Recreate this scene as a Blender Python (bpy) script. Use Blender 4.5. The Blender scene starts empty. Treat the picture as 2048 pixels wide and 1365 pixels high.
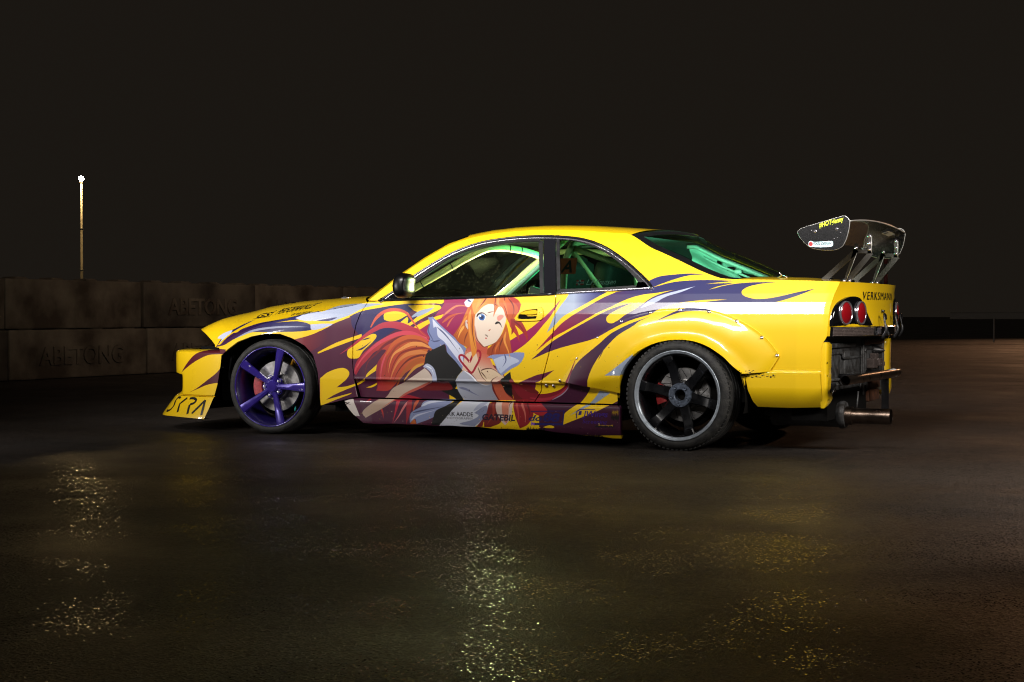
import bpy, bmesh, math, random
import numpy as np
from mathutils import Vector, Matrix
random.seed(7)
rng = np.random.default_rng(5)
scene = bpy.context.scene
col = scene.collection

# ------------------------------------------------------------------ camera
cam_d = bpy.data.cameras.new('camera'); cam = bpy.data.objects.new('camera', cam_d); col.objects.link(cam)
cam.location = (3.03, -8.31, 0.77)
cam.rotation_euler = (math.radians(90 - 1.009), 0, math.radians(26))
cam_d.sensor_width = 36; cam_d.lens = 55.37; cam_d.clip_start = 0.05; cam_d.clip_end = 900
scene.camera = cam

# ------------------------------------------------------------------ night sky
world = bpy.data.worlds.new('World'); scene.world = world; world.use_nodes = True
bg = world.node_tree.nodes['Background']
bg.inputs['Color'].default_value = (1.0, 0.80, 0.60, 1); bg.inputs['Strength'].default_value = 0.0104

# ------------------------------------------------------------------ photographer's lamps and an added fill
def area(name, loc, target, sx, sy, power, color=(1, 1, 1), spread=180):
    d = bpy.data.lights.new(name, 'AREA'); d.shape = 'RECTANGLE'; d.size = sx; d.size_y = sy
    d.energy = power; d.color = color; d.spread = math.radians(spread)
    o = bpy.data.objects.new(name, d); col.objects.link(o); o.location = loc
    o.rotation_euler = (Vector(target) - Vector(loc)).to_track_quat('-Z', 'Y').to_euler()
    return o
def point(name, loc, power, color, r=0.03):
    d = bpy.data.lights.new(name, 'POINT'); d.energy = power; d.color = color; d.shadow_soft_size = r
    o = bpy.data.objects.new(name, d); col.objects.link(o); o.location = loc
    return o
# long tube held over the near flank of the car
area('strip_light', (-1.55, -2.85, 2.68), (-1.55, 0.3, 1.66), 5.9, 0.55, 112, (1.0, 0.96, 0.93), 54)
area('tail_light_wand', (3.3, -0.6, 1.9), (0.9, 0.8, 0.6), 1.2, 0.6, 85, (1.0, 0.93, 0.86), 180)
# weak yard floodlights: one washes the block wall, one the far tarmac behind the tail
area('wall_flood', (2.0, 2.0, 7.0), (-10.0, 10.5, 0.7), 0.8, 0.8, 26, (1.0, 0.78, 0.58), 50)
area('yard_flood', (-1.0, 60.0, 11.0), (-2.0, 26.0, 0.0), 0.8, 0.8, 55, (1.0, 0.50, 0.25), 30)
area('front_fill', (-4.9, -2.9, 1.25), (-2.9, 0.0, 0.35), 0.7, 0.25, 13, (1.0, 0.95, 0.92), 90)  # low fill light added to brighten the front wheel and bumper
point('cabin_green', (-1.04, 0.62, 1.09), 8.0, (0.05, 1.0, 0.42), 0.04)
point('cabin_green_rear', (-0.22, 0.90, 1.06), 32, (0.30, 1.0, 0.64), 0.05)
point('cabin_warm', (-1.42, 0.58, 0.97), 38, (1.0, 0.88, 0.46), 0.04)
scene.view_settings.view_transform = 'Standard'; scene.view_settings.look = 'None'
scene.view_settings.exposure = 0.0; scene.view_settings.gamma = 1.0; scene.view_settings.use_curve_mapping = False
scene.cycles.max_bounces = 8; scene.cycles.transparent_max_bounces = 12
scene.cycles.sample_clamp_indirect = 4.0
scene.cycles.filter_width = 1.15

# ------------------------------------------------------------------ materials
def lin(c):
    return tuple(((v/255)/12.92 if v/255 <= .04045 else ((v/255+.055)/1.055)**2.4) for v in c)
def mat(name, rgb, rough=.5, metal=0., coat=0., noise=0., nscale=20., bump=0., bscale=60., spec=.5, alt=None):
    """principled paint / metal / rubber with procedural grain"""
    m = bpy.data.materials.new(name); m.use_nodes = True
    nt = m.node_tree; b = nt.nodes['Principled BSDF']
    c = (*lin(rgb), 1); b.inputs['Base Color'].default_value = c
    b.inputs['Roughness'].default_value = rough; b.inputs['Metallic'].default_value = metal
    b.inputs['Coat Weight'].default_value = coat; b.inputs['Coat Roughness'].default_value = .03
    b.inputs['Specular IOR Level'].default_value = spec
    if noise or bump:
        tc = nt.nodes.new('ShaderNodeTexCoord')
    if noise:
        n = nt.nodes.new('ShaderNodeTexNoise'); n.inputs['Scale'].default_value = nscale; n.inputs['Detail'].default_value = 8
        nt.links.new(tc.outputs['Object'], n.inputs['Vector'])
        r = nt.nodes.new('ShaderNodeValToRGB'); r.color_ramp.elements[0].position = .38; r.color_ramp.elements[1].position = .66
        a = lin(alt) if alt else tuple(v*(1-noise) for v in c[:3])
        r.color_ramp.elements[0].color = (*a, 1); r.color_ramp.elements[1].color = c
        nt.links.new(n.outputs['Fac'], r.inputs['Fac']); nt.links.new(r.outputs['Color'], b.inputs['Base Color'])
        mr = nt.nodes.new('ShaderNodeMapRange'); mr.inputs[3].default_value = max(.05, rough-.12); mr.inputs[4].default_value = min(1, rough+.15)
        nt.links.new(n.outputs['Fac'], mr.inputs[0]); nt.links.new(mr.outputs[0], b.inputs['Roughness'])
    if bump:
        n2 = nt.nodes.new('ShaderNodeTexNoise'); n2.inputs['Scale'].default_value = bscale; n2.inputs['Detail'].default_value = 6
        nt.links.new(tc.outputs['Object'], n2.inputs['Vector'])
        bp = nt.nodes.new('ShaderNodeBump'); bp.inputs['Strength'].default_value = bump; bp.inputs['Distance'].default_value = .01
        nt.links.new(n2.outputs['Fac'], bp.inputs['Height']); nt.links.new(bp.outputs['Normal'], b.inputs['Normal'])
    return m
M = {}
M['black'] = mat('satin_black', (20, 20, 22), .4, noise=.3, nscale=30)
M['gloss_black'] = mat('gloss_black', (12, 12, 14), .12, coat=1)
M['mirror_black'] = mat('mirror_shell_black', (8, 8, 9), .3, spec=.35)
M['pillar'] = mat('pillar_black', (22, 22, 26), .16, coat=.6)
M['void'] = mat('underbody_black', (12, 11, 10), .9, spec=.1)
M['rubber'] = mat('tyre_rubber', (50, 49, 46), .66, noise=.45, nscale=22, bump=.4, bscale=120, alt=(24, 24, 24))
M['purple'] = mat('purple_rim_paint', (60, 44, 148), .2, metal=.25, coat=.8, noise=.25, nscale=14)
M['bare'] = mat('chipped_bare_alloy', (205, 205, 222), .35, metal=.5)
M['rimblack'] = mat('black_rim_paint', (15, 16, 19), .28, coat=.5, noise=.3, nscale=25)
M['rimgrey'] = mat('worn_rim_lip', (186, 196, 206), .3, metal=.5, noise=.2, nscale=40)
M['hubgrey'] = mat('grey_hub_face', (104, 114, 130), .42, metal=.5, noise=.5, nscale=60)
M['steel'] = mat('brushed_steel', (168, 164, 160), .28, metal=1, noise=.25, nscale=50)
M['disc'] = mat('brake_disc', (176, 174, 172), .33, metal=.8, noise=.3, nscale=30)
M['nut'] = mat('lug_nut_silver', (215, 215, 220), .25, metal=.7)
M['red'] = mat('red_caliper', (150, 34, 36), .45, noise=.25, nscale=40)
M['pinkred'] = mat('faded_red_caliper', (176, 62, 70), .5, noise=.35, nscale=90)
M['orange'] = mat('yellow_bracket', (196, 140, 20), .5)
M['rust'] = mat('rusty_metal', (92, 52, 26), .75, noise=.6, nscale=24, bump=.4, bscale=70)
M['panel'] = mat('dirty_grey_panel', (70, 71, 72), .5, noise=.5, nscale=22, bump=.25, bscale=70, alt=(36, 34, 32))
M['pipe'] = mat('heat_stained_steel', (120, 104, 92), .3, metal=1, noise=.4, nscale=18)
M['carbon'] = mat('carbon_fibre', (24, 24, 25), .22, coat=1, noise=.35, nscale=220)
M['alu'] = mat('grey_anodised_bracket', (62, 60, 56), .45, metal=.6)
M['edge'] = mat('bare_edge', (190, 188, 182), .4, metal=.5)
M['purple_shaded'] = mat('purple_barrel_shaded', (30, 22, 84), .35, coat=.4)  # rim purple coloured darker for the shade inside the barrel
M['cream'] = mat('cage_cream', (226, 214, 160), .45)
M['shelf'] = mat('grey_primer', (150, 168, 160), .5, noise=.2, nscale=12)
M['dark_in'] = mat('dark_trim', (16, 17, 16), .7, noise=.3, nscale=18)
M['chrome'] = mat('chrome_trim', (214, 210, 220), .14, metal=.9)
M['redlens'] = mat('red_lens', (128, 12, 20), .2, coat=.5)
M['smoke'] = mat('smoked_lens', (10, 10, 12), .07, coat=1)
M['reflector'] = mat('ribbed_reflector', (116, 104, 100), .22, metal=.35, coat=.6, noise=.3, nscale=60)
M['white'] = mat('white_vinyl', (226, 226, 226), .5)
M['ink'] = mat('black_vinyl', (14, 13, 13), .45)
M['lime'] = mat('lime_vinyl', (214, 226, 24), .5)
M['cyan'] = mat('pale_blue_vinyl', (196, 228, 234), .5)
M['redv'] = mat('red_vinyl', (190, 26, 30), .5)
M['bluev'] = mat('blue_vinyl', (32, 40, 92), .5)
M['orangev'] = mat('orange_plate', (168, 62, 20), .6)
M['teal'] = mat('teal_sticker', (70, 214, 196), .5)

def glass(name, tint, refl=.06, drops=True):
    m = bpy.data.materials.new(name); m.use_nodes = True; nt = m.node_tree; nt.nodes.clear()
    out = nt.nodes.new('ShaderNodeOutputMaterial'); mix = nt.nodes.new('ShaderNodeMixShader')
    tr = nt.nodes.new('ShaderNodeBsdfTransparent'); tr.inputs['Color'].default_value = (*tint, 1)
    gl = nt.nodes.new('ShaderNodeBsdfGlossy'); gl.inputs['Roughness'].default_value = .02
    fr = nt.nodes.new('ShaderNodeFresnel')     # thin pane: same reflection from both sides
    ge = nt.nodes.new('ShaderNodeNewGeometry'); io = nt.nodes.new('ShaderNodeMapRange'); io.inputs[3].default_value = 1.45; io.inputs[4].default_value = 1/1.45
    nt.links.new(ge.outputs['Backfacing'], io.inputs[0]); nt.links.new(io.outputs[0], fr.inputs['IOR'])
    nt.links.new(fr.outputs[0], mix.inputs[0]); nt.links.new(tr.outputs[0], mix.inputs[1]); nt.links.new(gl.outputs[0], mix.inputs[2])
    last = mix
    if drops:
        tc = nt.nodes.new('ShaderNodeTexCoord'); vo = nt.nodes.new('ShaderNodeTexVoronoi'); vo.inputs['Scale'].default_value = 95
        nt.links.new(tc.outputs['Object'], vo.inputs['Vector'])
        no = nt.nodes.new('ShaderNodeTexNoise'); no.inputs['Scale'].default_value = 3.2; nt.links.new(tc.outputs['Object'], no.inputs['Vector'])
        mt = nt.nodes.new('ShaderNodeMath'); mt.operation = 'MULTIPLY_ADD'; mt.inputs[1].default_value = .62; mt.inputs[2].default_value = -.16
        nt.links.new(no.outputs['Fac'], mt.inputs[0])
        lt = nt.nodes.new('ShaderNodeMath'); lt.operation = 'LESS_THAN'; nt.links.new(vo.outputs['Distance'], lt.inputs[0]); nt.links.new(mt.outputs[0], lt.inputs[1])
        ml = nt.nodes.new('ShaderNodeMath'); ml.operation = 'MULTIPLY'; ml.inputs[1].default_value = .055; nt.links.new(lt.outputs[0], ml.inputs[0])
        df = nt.nodes.new('ShaderNodeBsdfTranslucent'); df.inputs['Color'].default_value = (.75, .85, .7, 1)
        m2 = nt.nodes.new('ShaderNodeMixShader'); nt.links.new(ml.outputs[0], m2.inputs[0]); nt.links.new(mix.outputs[0], m2.inputs[1]); nt.links.new(df.outputs[0], m2.inputs[2])
        last = m2
    nt.links.new(last.outputs[0], out.inputs[0]); return m
M['glass_side'] = glass('wet_side_glass', (.72, .92, .78))
M['glass_clear'] = glass('clear_glass', (.8, .92, .84), drops=False)
M['glass_dark'] = glass('smoked_quarter_glass', (.13, .21, .17), drops=False)
M['glass_rear'] = glass('rear_glass', (.62, .95, .8), drops=False)

# ------------------------------------------------------------------ helpers
def tag(o, label=None, cat=None, group=None, kind=None):
    for k, v in (('label', label), ('category', cat), ('group', group), ('kind', kind)):
        if v: o[k] = v
    return o
def empty(name, loc=(0, 0, 0), parent=None, rz=0):
    o = bpy.data.objects.new(name, None); o.empty_display_size = .1; col.objects.link(o)
    o.location = loc; o.rotation_euler = (0, 0, rz)
    if parent: o.parent = parent
    return o
def obj(name, bm, m, parent=None, smooth=True, loc=None, normals=None):
    me = bpy.data.meshes.new(name)
    if isinstance(bm, bmesh.types.BMesh):
        bm.to_mesh(me); bm.free()
    else:
        me.from_pydata(*bm)
    for x in (m if isinstance(m, (list, tuple)) else [m]): me.materials.append(x)
    if smooth: me.polygons.foreach_set('use_smooth', [True]*len(me.polygons))
    me.update()
    o = bpy.data.objects.new(name, me); col.objects.link(o)
    if parent: o.parent = parent
    if loc: o.location = loc
    return o
def autosmooth(o, deg=35):
    me = o.data
    bm = bmesh.new(); bm.from_mesh(me)
    for e in bm.edges:
        if len(e.link_faces) == 2 and e.calc_face_angle(0) > math.radians(deg): e.smooth = False
    bm.to_mesh(me); bm.free(); return o
def box(bm, c, s, rot=None, bev=0.):
    r = bmesh.ops.create_cube(bm, size=1); vs = r['verts']
    bmesh.ops.scale(bm, vec=s, verts=vs)
    if bev:
        es = list({e for v in vs for e in v.link_edges})
        rr = bmesh.ops.bevel(bm, geom=es, offset=bev, segments=2, affect='EDGES', profile=.6)
        vs = list({v for f in rr['faces'] for v in f.verts} | {v for v in vs if v.is_valid})
    if rot is not None: bmesh.ops.rotate(bm, cent=(0, 0, 0), matrix=rot, verts=vs)
    bmesh.ops.translate(bm, vec=c, verts=vs); return vs
def tube(bm, pts, r, seg=10, cap=True):
    pts = [Vector(p) for p in pts]; rings = []; up = None
    for i, p in enumerate(pts):
        d = (pts[min(i+1, len(pts)-1)]-pts[max(i-1, 0)]).normalized()
        if up is None: up = d.orthogonal().normalized()
        up = (up-d*up.dot(d)).normalized(); s = d.cross(up); rr = r[i] if isinstance(r, (list, tuple)) else r
        rings.append([bm.verts.new(p+(up*math.cos(2*math.pi*k/seg)+s*math.sin(2*math.pi*k/seg))*rr) for k in range(seg)])
    for a, b in zip(rings, rings[1:]):
        for k in range(seg): bm.faces.new((a[k], a[(k+1) % seg], b[(k+1) % seg], b[k]))
    if cap:
        bm.faces.new(rings[0][::-1]); bm.faces.new(rings[-1])
def smooth_path(pts, n=8):
    P = [np.array(p, float) for p in pts]; P = [2*P[0]-P[1]]+P+[2*P[-1]-P[-2]]; out = []
    for i in range(1, len(P)-2):
        for k in range(n):
            t = k/n; a, b, c, d = P[i-1:i+3]
            out.append(.5*((2*b)+(c-a)*t+(2*a-5*b+4*c-d)*t*t+(3*b-a-3*c+d)*t**3))
    out.append(P[-2]); return out
def lathe(bm, prof, axis_y=True, seg=48, a0=0., a1=2*math.pi):
    """profile of (radius, depth) turned round the y axis"""
    full = abs(a1-a0-2*math.pi) < 1e-6; n = seg if full else seg+1; rings = []
    for r, y in prof:
        rings.append([bm.verts.new((r*math.cos(a0+(a1-a0)*k/seg), y, r*math.sin(a0+(a1-a0)*k/seg))) for k in range(n)])
    for a, b in zip(rings, rings[1:]):
        for k in range(seg): bm.faces.new((a[k], b[k], b[(k+1) % n], a[(k+1) % n]))
    return rings
def prism(bm, pts, y0, y1, bev=0.):
    """outline in x,z pushed from y0 to y1"""
    a = [bm.verts.new((p[0], y0, p[1])) for p in pts]; b = [bm.verts.new((p[0], y1, p[1])) for p in pts]
    bm.faces.new(a); bm.faces.new(b[::-1]); n = len(pts)
    for k in range(n): bm.faces.new((a[k], b[k], b[(k+1) % n], a[(k+1) % n]))
def text_tris(body, shear=0., weight=0., spacing=1., extrude=0.):
    """default font letters as plain triangles, cap height about 0.7, baseline on 0"""
    c = bpy.data.curves.new('lettering', 'FONT'); c.body = body; c.shear = shear; c.offset = weight; c.space_character = spacing; c.extrude = extrude
    c.resolution_u = 3; o = bpy.data.objects.new('lettering', c); col.objects.link(o)
    dg = bpy.context.evaluated_depsgraph_get(); me = bpy.data.meshes.new_from_object(o.evaluated_get(dg))
    vs = np.array([v.co[:] for v in me.vertices]).reshape(-1, 3); me.calc_loop_triangles()
    ts = [tuple(t.vertices) for t in me.loop_triangles]
    bpy.data.objects.remove(o); bpy.data.meshes.remove(me); bpy.data.curves.remove(c)
    if len(vs): vs[:, 0] -= vs[:, 0].min()
    return vs, ts
def decal(name, body, m, parent, f, width, height, shear=0., weight=0., spacing=1., scale_to=True):
    """letters laid on a surface: f(u, v) -> 3-D point, u along the writing and v up, in metres"""
    vs, ts = text_tris(body, shear, weight, spacing)
    sx = width/vs[:, 0].max(); sy = height/(vs[:, 1].max()-min(0, vs[:, 1].min()))
    return obj(name, ([tuple(f(v[0]*sx, v[1]*sy)) for v in vs], [], ts), m, parent, smooth=False)
# ------------------------------------------------------------------ the car's flank as one function: depth y of the skin at (x, z)
YC = 0.93                                    # centre line of the car; the far flank is the mirror image
PLAN = [(-3.85, 0.8), (-3.75, 0.5), (-3.7, 0.33), (-3.65, 0.23), (-3.58, 0.15), (-3.5, 0.105), (-3.4, 0.075), (-3.3, 0.055), (-3.2, 0.04), (-3.05, 0.022), (-2.9, 0.012), (-2.73, 0.008), (-2.5, 0.02), (-2.3, 0.045), (-2.1, 0.064), (-1.8, 0.066), (-1.3, 0.062), (-0.8, 0.064), (-0.3, 0.068), (0, 0.072), (0.4, 0.088), (0.65, 0.108), (0.8, 0.133), (0.86, 0.152), (0.9, 0.17), (1.0, 0.25)]
UPPER = [(0.36, 0), (0.55, 0), (0.7, 0.004), (0.765, 0.011), (0.832, 0.031), (0.88, 0.052), (0.93, 0.078), (1.0, 0.115), (1.1, 0.17), (1.2, 0.23), (1.25, 0.265), (1.3, 0.31), (1.35, 0.37)]
LOWER = [(0.05, 0.012), (0.2, 0.008), (0.3, 0.004), (0.36, 0)]
def ip(x, T): return float(np.interp(x, [t[0] for t in T], [t[1] for t in T]))
SEAM = [(-3.45, .44), (-3.3, .52), (-3.207, .565), (-3.02, .638), (-2.818, .703), (-2.596, .748), (-2.389, .786), (-2.188, .817), (-2.061, .845)]
def Y(x, z):
    y = ip(x, PLAN) + (ip(z, UPPER) if z > .36 else ip(z, LOWER))
    if x < -2.06 and z > .40:                # shoulder of the front wing rolls over towards the bonnet
        k = min(1, (-2.06-x)/.25); t = max(0, (z-(ip(x, SEAM)-.09))/.09); y += k*.022*t*t
    return y
def Ydoor(x, z):
    """door and quarter: crease above a tucked-under foot"""
    y = Y(x, z)
    if z < .372:
        k = 1.0 if x < -.55 else max(0, 1-(x+.55)/.2)
        y += k*ip(z, [(.24, .030), (.335, .020), (.352, .010), (.360, -.002), (.366, -.004), (.372, 0)])
    return y
def nrm(f, x, z, e=.0022):
    gx = (f(x+e, z)-f(x-e, z))/(2*e); gz = (f(x, z+e)-f(x, z-e))/(2*e)
    return Vector((gx, -1, gz)).normalized()
ZL = sorted(set([.05, .08, .11, .14, .17, .20, .222, .232, .238, .245, .26, .28, .30, .32, .335, .346, .352, .357, .360, .363, .367, .372, .378, .40, .43, .46, .49, .52, .55, .58, .61, .64, .67, .70,
     .725, .745, .758, .7625, .7675, .772, .79, .81, .826, .8295, .8345, .838, .855, .876, .8785, .8815, .885] + [round(.9+.02*k, 3) for k in range(24)]))
def skin(name, X, zlow, ztop, m, parent, f=Y, left=None, right=None, bl=.25, br=.2, off=0., mirror=False, lip=.012, uv=True, hole=None):
    """sheet-metal panel following the flank; X columns, slanted ends through left(z)/right(z)"""
    zs = ZL; nx, nz = len(X), len(zs)
    V = []; N = []; idx = {}
    def xw(x, z):
        if left: x += (left(z)-X[0])*max(0, 1-(x-X[0])/bl)
        if right: x += (right(z)-X[-1])*max(0, 1-(X[-1]-x)/br)
        return x
    grid = [[0]*nz for _ in range(nx)]
    key = {}
    for i, x in enumerate(X):
        for k, z in enumerate(zs):
            xx = xw(x, z)
            for _ in range(3):
                zz = min(max(z, zlow(xx)), ztop(xx)); xx = xw(x, zz)
            kk = (round(xx, 5), round(zz, 5))
            if kk not in key:
                key[kk] = len(V); V.append((xx, f(xx, zz)+off, zz)); N.append(nrm(f, xx, zz))
            grid[i][k] = key[kk]
    F = []
    for i in range(nx-1):
        for k in range(nz-1):
            q = [grid[i][k], grid[i+1][k], grid[i+1][k+1], grid[i][k+1]]
            q = [a for j, a in enumerate(q) if a not in q[:j]]
            if len(q) >= 3:
                if hole and hole(np.mean([V[a][0] for a in q]), np.mean([V[a][2] for a in q])): continue
                F.append(q)
    return sheet(name, V, N, F, m, parent, mirror, lip, uv)
def sheet(name, V, N, F, m, parent, mirror=False, lip=.012, uv=True):
    V = list(V); N = list(N); F = [list(q) for q in F]
    if lip:                                   # folded edge gives the sheet its depth
        cnt = {}
        for q in F:
            for a, b in zip(q, q[1:]+q[:1]): cnt[(a, b)] = cnt.get((a, b), 0)+1
        for (a, b) in [e for e in cnt if (e[1], e[0]) not in cnt]:
            d = Vector(V[b])-Vector(V[a]); n = Vector(N[a])
            if d.length < 1e-6: continue
            en = d.cross(n).normalized(); i0 = len(V)
            for s in (a, b): V.append(V[s]); N.append((en*.8+n*.6).normalized())
            for s in (b, a): V.append(tuple(Vector(V[s])-Vector(N[s])*lip)); N.append(en)
            F.append([i0+1, i0, i0+3, i0+2])
    if mirror:
        V = [(x, 2*YC-y, z) for x, y, z in V]; N = [Vector((n[0], -n[1], n[2])) for n in N]; F = [q[::-1] for q in F]
    me = bpy.data.meshes.new(name); me.from_pydata(V, [], F); me.materials.append(m)
    me.polygons.foreach_set('use_smooth', [True]*len(me.polygons))
    if uv: flank_uv(me)
    me.update(); me.normals_split_custom_set_from_vertices([tuple(n) for n in N])
    o = bpy.data.objects.new(name, me); col.objects.link(o); o.parent = parent
    return o
LX0, LX1, LZ0, LZ1 = -4.1, 1.0, 0.0, 1.4      # area covered by the printed wrap, metres
def flank_uv(me):
    lay = me.uv_layers.new(name='UVMap'); n = len(me.loops)
    vi = np.empty(n, int); me.loops.foreach_get('vertex_index', vi)
    co = np.empty(len(me.vertices)*3); me.vertices.foreach_get('co', co); co = co.reshape(-1, 3)[vi]
    uv = np.stack([(co[:, 0]-LX0)/(LX1-LX0), (co[:, 2]-LZ0)/(LZ1-LZ0)], 1)
    lay.data.foreach_set('uv', uv.ravel())

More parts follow.
